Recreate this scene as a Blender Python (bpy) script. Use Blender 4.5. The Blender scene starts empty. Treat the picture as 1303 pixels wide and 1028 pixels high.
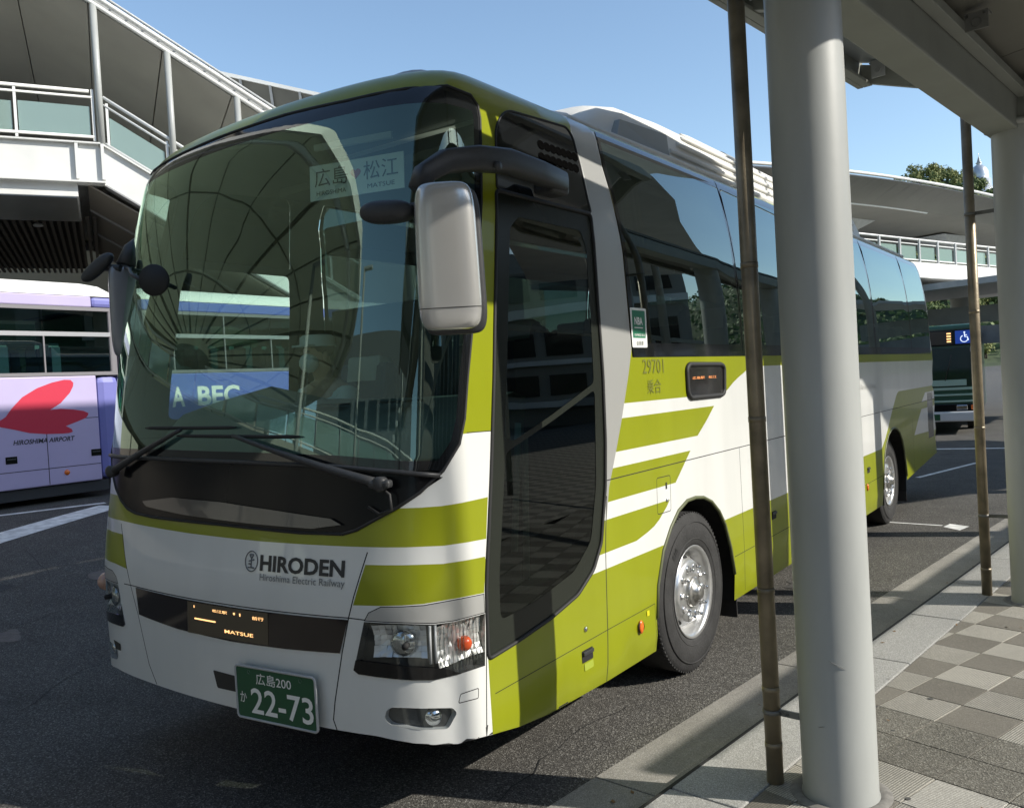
import bpy, bmesh, math, random
import numpy as np
from mathutils import Vector, Matrix
from mathutils.geometry import delaunay_2d_cdt
rnd = random.Random(7)
SC = bpy.context.scene
COL = SC.collection
PI = math.pi
# ---------------------------------------------------------------- camera, sky, sun, exposure
cd = bpy.data.cameras.new('camera'); cam = bpy.data.objects.new('camera', cd); COL.objects.link(cam)
cd.sensor_width = 36; cd.sensor_fit = 'HORIZONTAL'; cd.lens = 36 * 1097.283 / 1303
cd.clip_start = .05; cd.clip_end = 3000
yaw, pit, rol = 0.61994, -0.020333, -0.056845
F = Vector((-math.sin(yaw) * math.cos(pit), math.cos(yaw) * math.cos(pit), math.sin(pit)))
R0 = Vector((math.cos(yaw), math.sin(yaw), 0)); U0 = R0.cross(F)
Rv = R0 * math.cos(rol) + U0 * math.sin(rol); Uv = -R0 * math.sin(rol) + U0 * math.cos(rol)
cam.matrix_world = Matrix(((Rv.x, Uv.x, -F.x, 3.5459), (Rv.y, Uv.y, -F.y, -2.5242), (Rv.z, Uv.z, -F.z, 1.9268), (0, 0, 0, 1)))
SC.camera = cam
SUN_AZ, SUN_EL = math.radians(18.5), math.radians(33)
w = bpy.data.worlds.new('World'); SC.world = w; w.use_nodes = True
nt = w.node_tree; bg = nt.nodes['Background']
sky = nt.nodes.new('ShaderNodeTexSky'); sky.sky_type = 'NISHITA'; sky.sun_disc = False
sky.sun_elevation = SUN_EL; sky.sun_rotation = PI / 2 - SUN_AZ
sky.air_density = 1.0; sky.dust_density = .6; sky.ozone_density = 1.6
tn = nt.nodes.new('ShaderNodeVectorMath'); tn.operation = 'MULTIPLY'; tn.inputs[1].default_value = (1.46, 1.48, 1.42)
nt.links.new(sky.outputs[0], tn.inputs[0]); nt.links.new(tn.outputs[0], bg.inputs[0]); bg.inputs[1].default_value = .13
sl = bpy.data.lights.new('sun', 'SUN'); sl.energy = 5.0; sl.angle = math.radians(.5); sl.color = (1, .95, .86)
so = bpy.data.objects.new('sun', sl); COL.objects.link(so)
sd = Vector((math.cos(SUN_AZ) * math.cos(SUN_EL), math.sin(SUN_AZ) * math.cos(SUN_EL), math.sin(SUN_EL)))
so.rotation_euler = sd.to_track_quat('Z', 'Y').to_euler(); so.location = sd * 60
SC.view_settings.view_transform = 'Standard'; SC.view_settings.look = 'None'
SC.view_settings.exposure = .22; SC.view_settings.gamma = 1
try:
    SC.cycles.max_bounces = 10; SC.cycles.transparent_max_bounces = 16; SC.cycles.use_denoising = True
except Exception: pass

# ---------------------------------------------------------------- materials
MATS = {}
def mat(name, col, rough=.5, metal=0., spec=.5, coat=0., noise=None, bump=None, inner=None, emit=None, trans=0):
    """noise=(scale, amount, detail)  bump=(scale,strength)"""
    if name in MATS: return MATS[name]
    m = bpy.data.materials.new(name); m.use_nodes = True; n = m.node_tree; p = n.nodes['Principled BSDF']
    p.inputs['Base Color'].default_value = (*col, 1); p.inputs['Roughness'].default_value = rough
    p.inputs['Metallic'].default_value = metal; p.inputs['Specular IOR Level'].default_value = spec
    p.inputs['Coat Weight'].default_value = coat; p.inputs['Coat Roughness'].default_value = .04
    if emit: p.inputs['Emission Color'].default_value = (*emit[0], 1); p.inputs['Emission Strength'].default_value = emit[1]
    tc = None
    def coords():
        g = n.nodes.new('ShaderNodeNewGeometry'); return g.outputs['Position']
    last = None
    if noise:
        nz = n.nodes.new('ShaderNodeTexNoise'); nz.inputs['Scale'].default_value = noise[0]; nz.inputs['Detail'].default_value = noise[2] if len(noise) > 2 else 4
        if len(noise) > 3:
            mpn = n.nodes.new('ShaderNodeMapping'); mpn.inputs['Scale'].default_value = noise[3]; n.links.new(coords(), mpn.inputs[0]); n.links.new(mpn.outputs[0], nz.inputs['Vector'])
        else: n.links.new(coords(), nz.inputs['Vector'])
        mr = n.nodes.new('ShaderNodeMapRange'); mr.inputs[1].default_value = .3; mr.inputs[2].default_value = .7
        mr.inputs[3].default_value = 1 - noise[1]; mr.inputs[4].default_value = 1 + noise[1] * .6
        n.links.new(nz.outputs[0], mr.inputs[0])
        mx = n.nodes.new('ShaderNodeVectorMath'); mx.operation = 'MULTIPLY'; mx.inputs[0].default_value = col
        n.links.new(mr.outputs[0], mx.inputs[1]); n.links.new(mx.outputs[0], p.inputs['Base Color']); last = mx.outputs[0]
    if bump:
        nb = n.nodes.new('ShaderNodeTexNoise'); nb.inputs['Scale'].default_value = bump[0]; nb.inputs['Detail'].default_value = 3
        n.links.new(coords(), nb.inputs['Vector'])
        b = n.nodes.new('ShaderNodeBump'); b.inputs['Strength'].default_value = bump[1]; b.inputs['Distance'].default_value = .01
        n.links.new(nb.outputs[0], b.inputs['Height']); n.links.new(b.outputs[0], p.inputs['Normal'])
    if inner:
        g = n.nodes.new('ShaderNodeNewGeometry'); mix = n.nodes.new('ShaderNodeMix'); mix.data_type = 'RGBA'
        n.links.new(g.outputs['Backfacing'], mix.inputs[0]); mix.inputs[7].default_value = (*inner, 1)
        if last: n.links.new(last, mix.inputs[6])
        else: mix.inputs[6].default_value = (*col, 1)
        n.links.new(mix.outputs[2], p.inputs['Base Color'])
    MATS[name] = m; return m
def glass(name, tint, refl=1.0, dark=0.0, rough=0.0, wave=None, gcol=(.93, 1, .96, 1)):
    """thin pane: tinted see-through plus mirror reflection by Fresnel (both faces of the pane)"""
    if name in MATS: return MATS[name]
    m = bpy.data.materials.new(name); m.use_nodes = True; n = m.node_tree; n.nodes.clear()
    o = n.nodes.new('ShaderNodeOutputMaterial'); mx = n.nodes.new('ShaderNodeMixShader')
    t = n.nodes.new('ShaderNodeBsdfTransparent'); t.inputs[0].default_value = (*tint, 1)
    g = n.nodes.new('ShaderNodeBsdfGlossy'); g.inputs['Roughness'].default_value = rough; g.inputs[0].default_value = gcol
    f = n.nodes.new('ShaderNodeLayerWeight'); f.inputs['Blend'].default_value = .5
    pw = n.nodes.new('ShaderNodeMath'); pw.operation = 'POWER'; pw.inputs[1].default_value = 3.2
    ma = n.nodes.new('ShaderNodeMath'); ma.operation = 'MULTIPLY_ADD'; ma.use_clamp = True
    ma.inputs[1].default_value = .85 * refl; ma.inputs[2].default_value = .085 * refl
    n.links.new(f.outputs['Facing'], pw.inputs[0]); n.links.new(pw.outputs[0], ma.inputs[0]); n.links.new(ma.outputs[0], mx.inputs[0])
    n.links.new(t.outputs[0], mx.inputs[1]); n.links.new(g.outputs[0], mx.inputs[2]); n.links.new(mx.outputs[0], o.inputs[0])
    if wave:
        ge = n.nodes.new('ShaderNodeNewGeometry'); nz = n.nodes.new('ShaderNodeTexNoise'); nz.inputs['Scale'].default_value = wave[0]; nz.inputs['Detail'].default_value = 1
        n.links.new(ge.outputs['Position'], nz.inputs['Vector'])
        b = n.nodes.new('ShaderNodeBump'); b.inputs['Strength'].default_value = wave[1]; b.inputs['Distance'].default_value = .02
        n.links.new(nz.outputs[0], b.inputs['Height']); n.links.new(b.outputs[0], g.inputs['Normal'])
    MATS[name] = m; return m
def ground_mat(name, col, speck, scale, amt, big=.15, bumpd=.004):
    """aggregate surface: voronoi stones in several tones, broad wear, bump"""
    if name in MATS: return MATS[name]
    m = bpy.data.materials.new(name); m.use_nodes = True; n = m.node_tree; p = n.nodes['Principled BSDF']
    ge = n.nodes.new('ShaderNodeNewGeometry'); v = n.nodes.new('ShaderNodeTexVoronoi'); v.inputs['Scale'].default_value = scale
    n.links.new(ge.outputs['Position'], v.inputs['Vector'])
    sp = n.nodes.new('ShaderNodeSeparateColor'); n.links.new(v.outputs['Color'], sp.inputs[0])
    cr = n.nodes.new('ShaderNodeValToRGB'); e = cr.color_ramp.elements
    e[0].position = .1; e[0].color = (*[c * (1 - amt) for c in col], 1); e[1].position = .80; e[1].color = (*col, 1)
    x = e.new(.985); x.color = (*speck, 1)
    n.links.new(sp.outputs[0], cr.inputs[0])
    nz = n.nodes.new('ShaderNodeTexNoise'); nz.inputs['Scale'].default_value = 1.3; nz.inputs['Detail'].default_value = 6; nz.inputs['Roughness'].default_value = .65
    n.links.new(ge.outputs['Position'], nz.inputs['Vector'])
    mr = n.nodes.new('ShaderNodeMapRange'); mr.inputs[1].default_value = .3; mr.inputs[2].default_value = .7; mr.inputs[3].default_value = 1 - big; mr.inputs[4].default_value = 1 + big
    n.links.new(nz.outputs[0], mr.inputs[0])
    oi = n.nodes.new('ShaderNodeObjectInfo'); m2 = n.nodes.new('ShaderNodeMapRange'); m2.inputs[3].default_value = .84; m2.inputs[4].default_value = 1.12; n.links.new(oi.outputs['Random'], m2.inputs[0])
    mm_ = n.nodes.new('ShaderNodeMath'); mm_.operation = 'MULTIPLY'; n.links.new(mr.outputs[0], mm_.inputs[0]); n.links.new(m2.outputs[0], mm_.inputs[1])
    st2 = n.nodes.new('ShaderNodeTexNoise'); st2.inputs['Scale'].default_value = .9; st2.inputs['Detail'].default_value = 3; n.links.new(ge.outputs['Position'], st2.inputs['Vector'])
    m3 = n.nodes.new('ShaderNodeMapRange'); m3.inputs[1].default_value = .60; m3.inputs[2].default_value = .74; m3.inputs[3].default_value = 1; m3.inputs[4].default_value = .68; n.links.new(st2.outputs[0], m3.inputs[0])
    m4 = n.nodes.new('ShaderNodeMath'); m4.operation = 'MULTIPLY'; n.links.new(mm_.outputs[0], m4.inputs[0]); n.links.new(m3.outputs[0], m4.inputs[1])
    mu = n.nodes.new('ShaderNodeVectorMath'); mu.operation = 'MULTIPLY'
    n.links.new(cr.outputs[0], mu.inputs[0]); n.links.new(m4.outputs[0], mu.inputs[1]); n.links.new(mu.outputs[0], p.inputs['Base Color'])
    p.inputs['Roughness'].default_value = .85; p.inputs['Specular IOR Level'].default_value = .3
    b = n.nodes.new('ShaderNodeBump'); b.inputs['Strength'].default_value = .6; b.inputs['Distance'].default_value = bumpd
    n.links.new(v.outputs['Distance'], b.inputs['Height']); n.links.new(b.outputs[0], p.inputs['Normal'])
    MATS[name] = m; return m
def groove_mat(name, col, scale, ang, dark=.55):
    """paver with fine parallel grooves"""
    if name in MATS: return MATS[name]
    m = ground_mat(name, col, [min(1, c * 1.25) for c in col], 260, .25, .12, .002); n = m.node_tree; p = n.nodes['Principled BSDF']
    ge = n.nodes.new('ShaderNodeNewGeometry'); mp = n.nodes.new('ShaderNodeMapping'); mp.inputs['Rotation'].default_value = (0, 0, ang)
    wv = n.nodes.new('ShaderNodeTexWave'); wv.inputs['Scale'].default_value = scale; wv.inputs['Distortion'].default_value = .6; wv.inputs['Detail Scale'].default_value = 3
    n.links.new(ge.outputs['Position'], mp.inputs[0]); n.links.new(mp.outputs[0], wv.inputs[0])
    mr = n.nodes.new('ShaderNodeMapRange'); mr.inputs[1].default_value = .1; mr.inputs[2].default_value = .5; mr.inputs[3].default_value = dark; mr.inputs[4].default_value = 1
    n.links.new(wv.outputs[1], mr.inputs[0])
    mu = n.nodes.new('ShaderNodeVectorMath'); mu.operation = 'MULTIPLY'
    src = p.inputs['Base Color'].links[0].from_socket
    n.links.new(src, mu.inputs[0]); n.links.new(mr.outputs[0], mu.inputs[1]); n.links.new(mu.outputs[0], p.inputs['Base Color'])
    b = n.nodes.new('ShaderNodeBump'); b.inputs['Strength'].default_value = .5; b.inputs['Distance'].default_value = .003
    n.links.new(wv.outputs[1], b.inputs['Height']); n.links.new(b.outputs[0], p.inputs['Normal'])
    return m
def foliage_mat(name, c1, c2):
    if name in MATS: return MATS[name]
    m = bpy.data.materials.new(name); m.use_nodes = True; n = m.node_tree; p = n.nodes['Principled BSDF']
    oi = n.nodes.new('ShaderNodeNewGeometry'); mix = n.nodes.new('ShaderNodeMix'); mix.data_type = 'RGBA'
    n.links.new(oi.outputs['Random Per Island'], mix.inputs[0]); mix.inputs[6].default_value = (*c1, 1); mix.inputs[7].default_value = (*c2, 1)
    n.links.new(mix.outputs[2], p.inputs['Base Color']); p.inputs['Roughness'].default_value = .7
    MATS[name] = m; return m
IN = (.09, .095, .10)
M_white = mat('white paint', (.69, .695, .665), .28, coat=.5, noise=(3.0, .07, 8, (1, 1, .22)), inner=IN)
M_green = mat('olive green paint', (.250, .278, .010), .28, coat=.2, spec=.3, noise=(3.0, .08, 8, (1, 1, .22)), inner=IN)
M_silver = mat('silver paint', (.46, .46, .44), .33, metal=.35, coat=.5, inner=IN)
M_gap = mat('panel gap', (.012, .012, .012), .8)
M_black = mat('gloss black', (.010, .010, .010), .10, spec=.35)
M_frit = mat('black ceramic border', (.008, .009, .010), .06, coat=.3)
M_rubber = mat('black rubber', (.018, .018, .018), .65)
M_plastic = mat('dark grey plastic', (.035, .036, .038), .45, noise=(40, .12), bump=(260, .12))
M_tyre = mat('tyre rubber', (.028, .0275, .027), .8, noise=(9, .35), bump=(60, .25))
M_alu = mat('polished aluminium', (.76, .76, .75), .28, metal=.85, noise=(14, .10))
M_chrome = mat('chrome', (.85, .85, .85), .07, metal=1.)
M_mirror = mat('mirror glass', (.75, .78, .78), .02, metal=1.)
M_steel = mat('grey steel paint', (.42, .43, .43), .45, noise=(5, .12))
M_pillar = mat('pale grey column paint', (.375, .385, .365), .42, noise=(3.4, .15, 9, (1, 1, .3)), bump=(22, .04))
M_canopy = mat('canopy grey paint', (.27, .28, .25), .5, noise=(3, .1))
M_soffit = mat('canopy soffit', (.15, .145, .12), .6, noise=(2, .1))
M_bluesoffit = mat('smooth blue grey panel', (.42, .46, .50), .35, noise=(2, .08))
M_bridge = mat('bridge white paint', (.70, .70, .67), .5, noise=(1.4, .1, 7))
M_dark = mat('dark interior', (.03, .032, .035), .7)
M_seat = mat('seat fabric', (.05, .075, .12), .9)
M_head = mat('head cover cloth', (.55, .60, .60), .9)
M_amber = mat('amber lens', (.75, .16, .02), .2, coat=.5)
M_red = mat('red leaf print', (.55, .03, .065), .4)
M_text = mat('black lettering', (.02, .022, .025), .4)
M_textg = mat('grey lettering', (.16, .17, .17), .4)
M_plate = mat('plate green', (.012, .085, .035), .35)
M_wtext = mat('white lettering', (.82, .82, .78), .4)
M_led = mat('amber led', (.9, .5, .2), .4, emit=((1, .55, .22), 1.6))
G_ws = glass('windscreen glass', (.68, .85, .77), 1.7, gcol=(.78, 1, .84, 1))
G_side = glass('tinted side glass', (.085, .115, .11), .95, wave=(1.1, .07), gcol=(.85, 1, .98, 1))
G_door = glass('door glass', (.22, .32, .29), .9)
G_clear = glass('clear lens', (.88, .90, .90), .8)
def frosted():
    m = bpy.data.materials.new('frosted rail glass'); m.use_nodes = True; n = m.node_tree; n.nodes.clear(); o = n.nodes.new('ShaderNodeOutputMaterial')
    t = n.nodes.new('ShaderNodeBsdfTransparent'); t.inputs[0].default_value = (.62, .80, .74, 1); d = n.nodes.new('ShaderNodeBsdfDiffuse'); d.inputs[0].default_value = (.50, .68, .62, 1)
    tr = n.nodes.new('ShaderNodeBsdfTranslucent'); tr.inputs[0].default_value = (.50, .72, .64, 1); g = n.nodes.new('ShaderNodeBsdfGlossy'); g.inputs['Roughness'].default_value = .05
    a = n.nodes.new('ShaderNodeMixShader'); a.inputs[0].default_value = .5; b = n.nodes.new('ShaderNodeMixShader'); b.inputs[0].default_value = .72; c = n.nodes.new('ShaderNodeMixShader'); c.inputs[0].default_value = .08
    n.links.new(d.outputs[0], a.inputs[1]); n.links.new(tr.outputs[0], a.inputs[2]); n.links.new(t.outputs[0], b.inputs[1]); n.links.new(a.outputs[0], b.inputs[2])
    n.links.new(b.outputs[0], c.inputs[1]); n.links.new(g.outputs[0], c.inputs[2]); n.links.new(c.outputs[0], o.inputs[0]); return m
G_rail = frosted()
G_abus = glass('green bus glass', (.20, .34, .30), 1.1)

# ---------------------------------------------------------------- object helpers
def link(o, parent=None):
    COL.objects.link(o)
    if parent: o.parent = parent
    return o
def tag(o, label, cat, group=None, kind=None):
    if label: o['label'] = label
    if cat: o['category'] = cat
    if group: o['group'] = group
    if kind: o['kind'] = kind
    return o
def thing(name, label, cat, loc=(0, 0, 0), rz=0, group=None):
    o = bpy.data.objects.new(name, None); o.empty_display_size = .3; link(o)
    o.location = loc; o.rotation_euler = (0, 0, rz)
    return tag(o, label, cat, group)
class MB:
    def __init__(s): s.v = []; s.f = []; s.m = []; s.sm = []
    def add(s, vs, fs, mi=0, smooth=False):
        b = len(s.v); s.v += [tuple(v) for v in vs]; s.f += [tuple(b + i for i in f) for f in fs]
        s.m += [mi] * len(fs); s.sm += [smooth] * len(fs); return s
    def box(s, c, d, mi=0, rot=None, taper=1):
        hx, hy, hz = [x / 2 for x in d]; vs = []
        for z in (-1, 1):
            k = taper if z > 0 else 1
            for x, y in ((-1, -1), (1, -1), (1, 1), (-1, 1)):
                p = Vector((x * hx * k, y * hy * k, z * hz))
                if rot is not None: p = rot @ p
                vs.append(Vector(c) + p)
        return s.add(vs, [(3, 2, 1, 0), (4, 5, 6, 7), (0, 1, 5, 4), (1, 2, 6, 5), (2, 3, 7, 6), (3, 0, 4, 7)], mi)
    def hull8(s, vs, mi=0):
        return s.add(vs, [(3, 2, 1, 0), (4, 5, 6, 7), (0, 1, 5, 4), (1, 2, 6, 5), (2, 3, 7, 6), (3, 0, 4, 7)], mi)
    def tube(s, pts, r, n=8, mi=0, caps=True):
        pts = [Vector(p) for p in pts]; rs = r if isinstance(r, (list, tuple)) else [r] * len(pts); rings = []
        up = None
        for i, p in enumerate(pts):
            t = (pts[min(i + 1, len(pts) - 1)] - pts[max(i - 1, 0)]).normalized()
            if up is None:
                up = Vector((0, 0, 1)) if abs(t.z) < .9 else Vector((1, 0, 0))
            a = t.cross(up).normalized(); b = t.cross(a).normalized(); up = -b
            up = a.cross(t)
            rings.append([p + (a * math.cos(2 * PI * k / n) + b * math.sin(2 * PI * k / n)) * rs[i] for k in range(n)])
        vs = [v for rg in rings for v in rg]; fs = []
        for i in range(len(pts) - 1):
            for k in range(n):
                fs.append((i * n + k, i * n + (k + 1) % n, (i + 1) * n + (k + 1) % n, (i + 1) * n + k))
        s.add(vs, fs, mi, True)
        if caps:
            s.add(rings[0], [tuple(range(n))[::-1]], mi); s.add(rings[-1], [tuple(range(n))], mi)
        return s
    def lathe(s, prof, axis='x', c=(0, 0, 0), n=32, mi=0, smooth=True):
        """prof = [(axial, radius)], revolve"""
        vs = []; fs = []
        for a, r in prof:
            for k in range(n):
                t = 2 * PI * k / n; u, v = r * math.cos(t), r * math.sin(t)
                vs.append({'x': (c[0] + a, c[1] + u, c[2] + v), 'y': (c[0] + u, c[1] + a, c[2] + v), 'z': (c[0] + u, c[1] + v, c[2] + a)}[axis])
        for i in range(len(prof) - 1):
            for k in range(n):
                fs.append((i * n + k, i * n + (k + 1) % n, (i + 1) * n + (k + 1) % n, (i + 1) * n + k))
        return s.add(vs, fs, mi, smooth)
    def ext(s, poly, fr, d, mi=0):
        """extrude polygon (2d) : fr maps (u,v,depth)->3d"""
        n = len(poly); vs = [fr(u, v, 0) for u, v in poly] + [fr(u, v, d) for u, v in poly]
        return s.add(vs, [tuple(range(n)), tuple(range(2 * n - 1, n - 1, -1))] + [(i, n + i, n + (i + 1) % n, (i + 1) % n) for i in range(n)], mi)
    def ellipsoid(s, c, r, n=16, mi=0, rot=None):
        vs = []; fs = []; m = n // 2
        for i in range(m + 1):
            ph = PI * i / m
            for k in range(n):
                t = 2 * PI * k / n; p = Vector((r[0] * math.sin(ph) * math.cos(t), r[1] * math.sin(ph) * math.sin(t), r[2] * math.cos(ph)))
                if rot is not None: p = rot @ p
                vs.append(Vector(c) + p)
        for i in range(m):
            for k in range(n): fs.append((i * n + k, (i + 1) * n + k, (i + 1) * n + (k + 1) % n, i * n + (k + 1) % n))
        return s.add(vs, fs, mi, True)
    def mesh(s, name, mats):
        me = bpy.data.meshes.new(name); me.from_pydata([tuple(v) for v in s.v], [], s.f)
        for m in (mats if isinstance(mats, (list, tuple)) else [mats]): me.materials.append(m)
        me.polygons.foreach_set('material_index', s.m); me.polygons.foreach_set('use_smooth', s.sm)
        bm = bmesh.new(); bm.from_mesh(me); bmesh.ops.remove_doubles(bm, verts=bm.verts, dist=1e-5)
        bmesh.ops.recalc_face_normals(bm, faces=bm.faces); bm.to_mesh(me); bm.free(); me.update(); return me
    def build(s, name, mats, parent=None, loc=(0, 0, 0), rot=(0, 0, 0), bevel=0, label=None, kind=None):
        o = bpy.data.objects.new(name, s.mesh(name, mats)); o.location = loc; o.rotation_euler = rot; link(o, parent)
        if bevel:
            b = o.modifiers.new('bevel', 'BEVEL'); b.width = bevel; b.segments = 2; b.limit_method = 'ANGLE'; b.angle_limit = .6
        if label: o['label'] = label
        if kind: o['kind'] = kind
        return o
def inst(src, parent=None, loc=None, rot=None, scale=None, name=None):
    o = src.copy()
    if name: o.name = name
    link(o); o.parent = parent
    if loc is not None: o.location = loc
    if rot is not None: o.rotation_euler = rot
    if scale is not None: o.scale = scale
    return o
def copy_tree(o, parent=None):
    c = o.copy(); link(c); c.parent = parent
    for ch in list(o.children): copy_tree(ch, c)
    return c
def text2d(body, size=1., bold=0., shear=0., align='LEFT', xs=1.):
    cu = bpy.data.curves.new('lettering', 'FONT'); cu.body = body; cu.size = size; cu.offset = bold; cu.shear = shear; cu.align_x = align; cu.resolution_u = 3
    o = bpy.data.objects.new('lettering', cu); COL.objects.link(o); dg = bpy.context.evaluated_depsgraph_get()
    me = o.evaluated_get(dg).to_mesh(); me.calc_loop_triangles()
    vs = [(v.co.x * xs, v.co.y) for v in me.vertices]; fs = [tuple(t.vertices) for t in me.loop_triangles]
    o.evaluated_get(dg).to_mesh_clear(); COL.objects.unlink(o); bpy.data.objects.remove(o); bpy.data.curves.remove(cu)
    return vs, fs
def text_obj(name, body, fr, material, parent, size=1., bold=0., shear=0., align='LEFT', fit=None, xs=1.):
    """fr(x,y)->3d ; fit=(w,h) scales the glyph box to w x h with its lower left corner at 0,0"""
    vs, fs = text2d(body, size, bold, shear, align, xs)
    if fit:
        x0 = min(v[0] for v in vs); x1 = max(v[0] for v in vs); y0 = min(v[1] for v in vs); y1 = max(v[1] for v in vs)
        vs = [((x - x0) / (x1 - x0) * fit[0], (y - y0) / (y1 - y0) * fit[1]) for x, y in vs]
    me = bpy.data.meshes.new(name); me.from_pydata([tuple(fr(x, y)) for x, y in vs], [], fs); me.materials.append(material)
    return link(bpy.data.objects.new(name, me), parent)

# ---------------------------------------------------------------- coach body surface  S(s,t)
A = 1.285; FB = .38; FN = 6.0; CP = .074; YR = 11.86; RB = .35; RN = 3.2
def _plan():
    th = np.linspace(0, PI / 2, 1601)
    x = A * np.sin(th) ** (2 / FN); y = FB * (1 - np.clip(np.cos(th), 0, 1) ** (2 / FN)); y[-1] = FB; y = y + CP * x * x
    ym = np.linspace(y[-1], YR - RB, 200)[1:-1]
    x2 = A * np.clip(np.cos(th), 0, 1) ** (2 / RN); y2 = YR - RB + RB * np.sin(th) ** (2 / RN)
    return np.concatenate([x, np.full_like(ym, A), x2]), np.concatenate([y, ym, y2])
PX, PY = _plan(); SLEN = np.concatenate([[0], np.cumsum(np.hypot(np.diff(PX), np.diff(PY)))]); SEND = SLEN[-1]
PR = np.array([(.27, .27, .03, .04), (.30, .30, .02, .025), (.36, .36, .006, .008), (.45, .45, 0, .002), (.7, .7, 0, 0), (1.0, 1.0, 0, 0), (1.28, 1.28, 0, .035), (1.5, 1.5, 0, .07), (1.9, 1.9, 0, .125), (2.3, 2.3, .010, .185), (2.7, 2.7, .025, .25), (3.1, 3.1, .08, .325), (3.25, 3.25, .108, .365), (3.33, 3.325, .130, .405), (3.40, 3.385, .158, .46), (3.48, 3.435, .215, .54), (3.58, 3.47, .28, .66), (3.72, 3.49, .43, .84), (3.92, 3.502, .65, 1.1), (4.2, 3.51, .92, 1.5), (4.5, 3.512, 1.285, 2.0)])
def _pch(xs, ys, q):
    h = np.diff(xs); d = np.diff(ys) / h; m = np.zeros(len(xs)); m[0] = d[0]; m[-1] = d[-1]
    for i in range(1, len(xs) - 1):
        if d[i - 1] * d[i] > 0:
            a, b = 2 * h[i] + h[i - 1], h[i] + 2 * h[i - 1]; m[i] = (a + b) / (a / d[i - 1] + b / d[i])
    i = np.clip(np.searchsorted(xs, q, side='right') - 1, 0, len(xs) - 2); u = (q - xs[i]) / h[i]
    return (2 * u**3 - 3 * u * u + 1) * ys[i] + (u**3 - 2 * u * u + u) * h[i] * m[i] + (-2 * u**3 + 3 * u * u) * ys[i + 1] + (u**3 - u * u) * h[i] * m[i + 1]
TQ = np.linspace(.27, 4.5, 4001); TZ, TDS, TDF = [_pch(PR[:, 0], PR[:, k], TQ) for k in (1, 2, 3)]
def S(s, t):
    s = np.asarray(s, float); t = np.asarray(t, float); q = np.abs(s); e_ = np.clip((q - 1.25) / .35, 0, 1); q = np.minimum(q + .049 * e_ * e_ * (3 - 2 * e_), SEND); sg = np.where(s >= 0, 1., -1.)
    z = np.interp(t, TQ, TZ); ds = np.interp(t, TQ, TDS); df = np.interp(t, TQ, TDF)
    x = np.interp(q, SLEN, PX); y = np.interp(q, SLEN, PY); x = x * (1 - ds / A)
    k = 1 - np.clip((y - .55) / 2.5, 0, 1); k = k * k * (3 - 2 * k); kr = np.clip((y - (YR - 1.2)) / 1.2, 0, 1)
    return np.stack([sg * x, y + df * k - ds * kr * .8, z], -1)
def SN(s, t, e=.008):
    s = np.asarray(s, float); t = np.asarray(t, float)
    n = np.cross(S(s + e, t) - S(s - e, t), S(s, t + e) - S(s, t - e)); return n / (np.linalg.norm(n, axis=-1, keepdims=True) + 1e-12)
def SO(s, t, off=0): return S(s, t) + SN(s, t) * off
def pip(P, poly):
    x, y = P[:, 0], P[:, 1]; c = np.zeros(len(P), bool); n = len(poly)
    for i in range(n):
        (x0, y0), (x1, y1) = poly[i], poly[(i + 1) % n]
        if y0 == y1: continue
        k = ((y0 > y) != (y1 > y)) & (x < (x1 - x0) * (y - y0) / (y1 - y0) + x0); c ^= k
    return c
def rounded(poly, r, n=5):
    """round the corners of a 2d polygon"""
    out = []; N = len(poly); rr = r if isinstance(r, (list, tuple)) else [r] * N
    for i in range(N):
        p0, p, p1 = [np.array(poly[j % N], float) for j in (i - 1, i, i + 1)]
        a = p0 - p; b = p1 - p; la, lb = np.hypot(*a), np.hypot(*b); q = min(rr[i], la * .48, lb * .48)
        if q < 1e-4: out.append(tuple(p)); continue
        A0 = p + a / la * q; B0 = p + b / lb * q
        for k in range(n + 1):
            u = k / n; out.append(tuple((1 - u)**2 * A0 + 2 * u * (1 - u) * p + u * u * B0))
    return out
def strip(pts, wd, closed=False):
    """thin polygon along a polyline, as list of quads"""
    q = []; P = [np.array(p, float) for p in pts]
    if closed: P.append(P[0])
    for a, b in zip(P[:-1], P[1:]):
        d = b - a; l = np.hypot(*d)
        if l < 1e-6: continue
        n = np.array([-d[1], d[0]]) / l * wd / 2; e = d / l * wd * .3
        q.append([tuple(a - e + n), tuple(a - e - n), tuple(b + e - n), tuple(b + e + n)])
    return q
def mir(poly, c=0): return [(2 * c - s, t) for s, t in poly][::-1]
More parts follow.
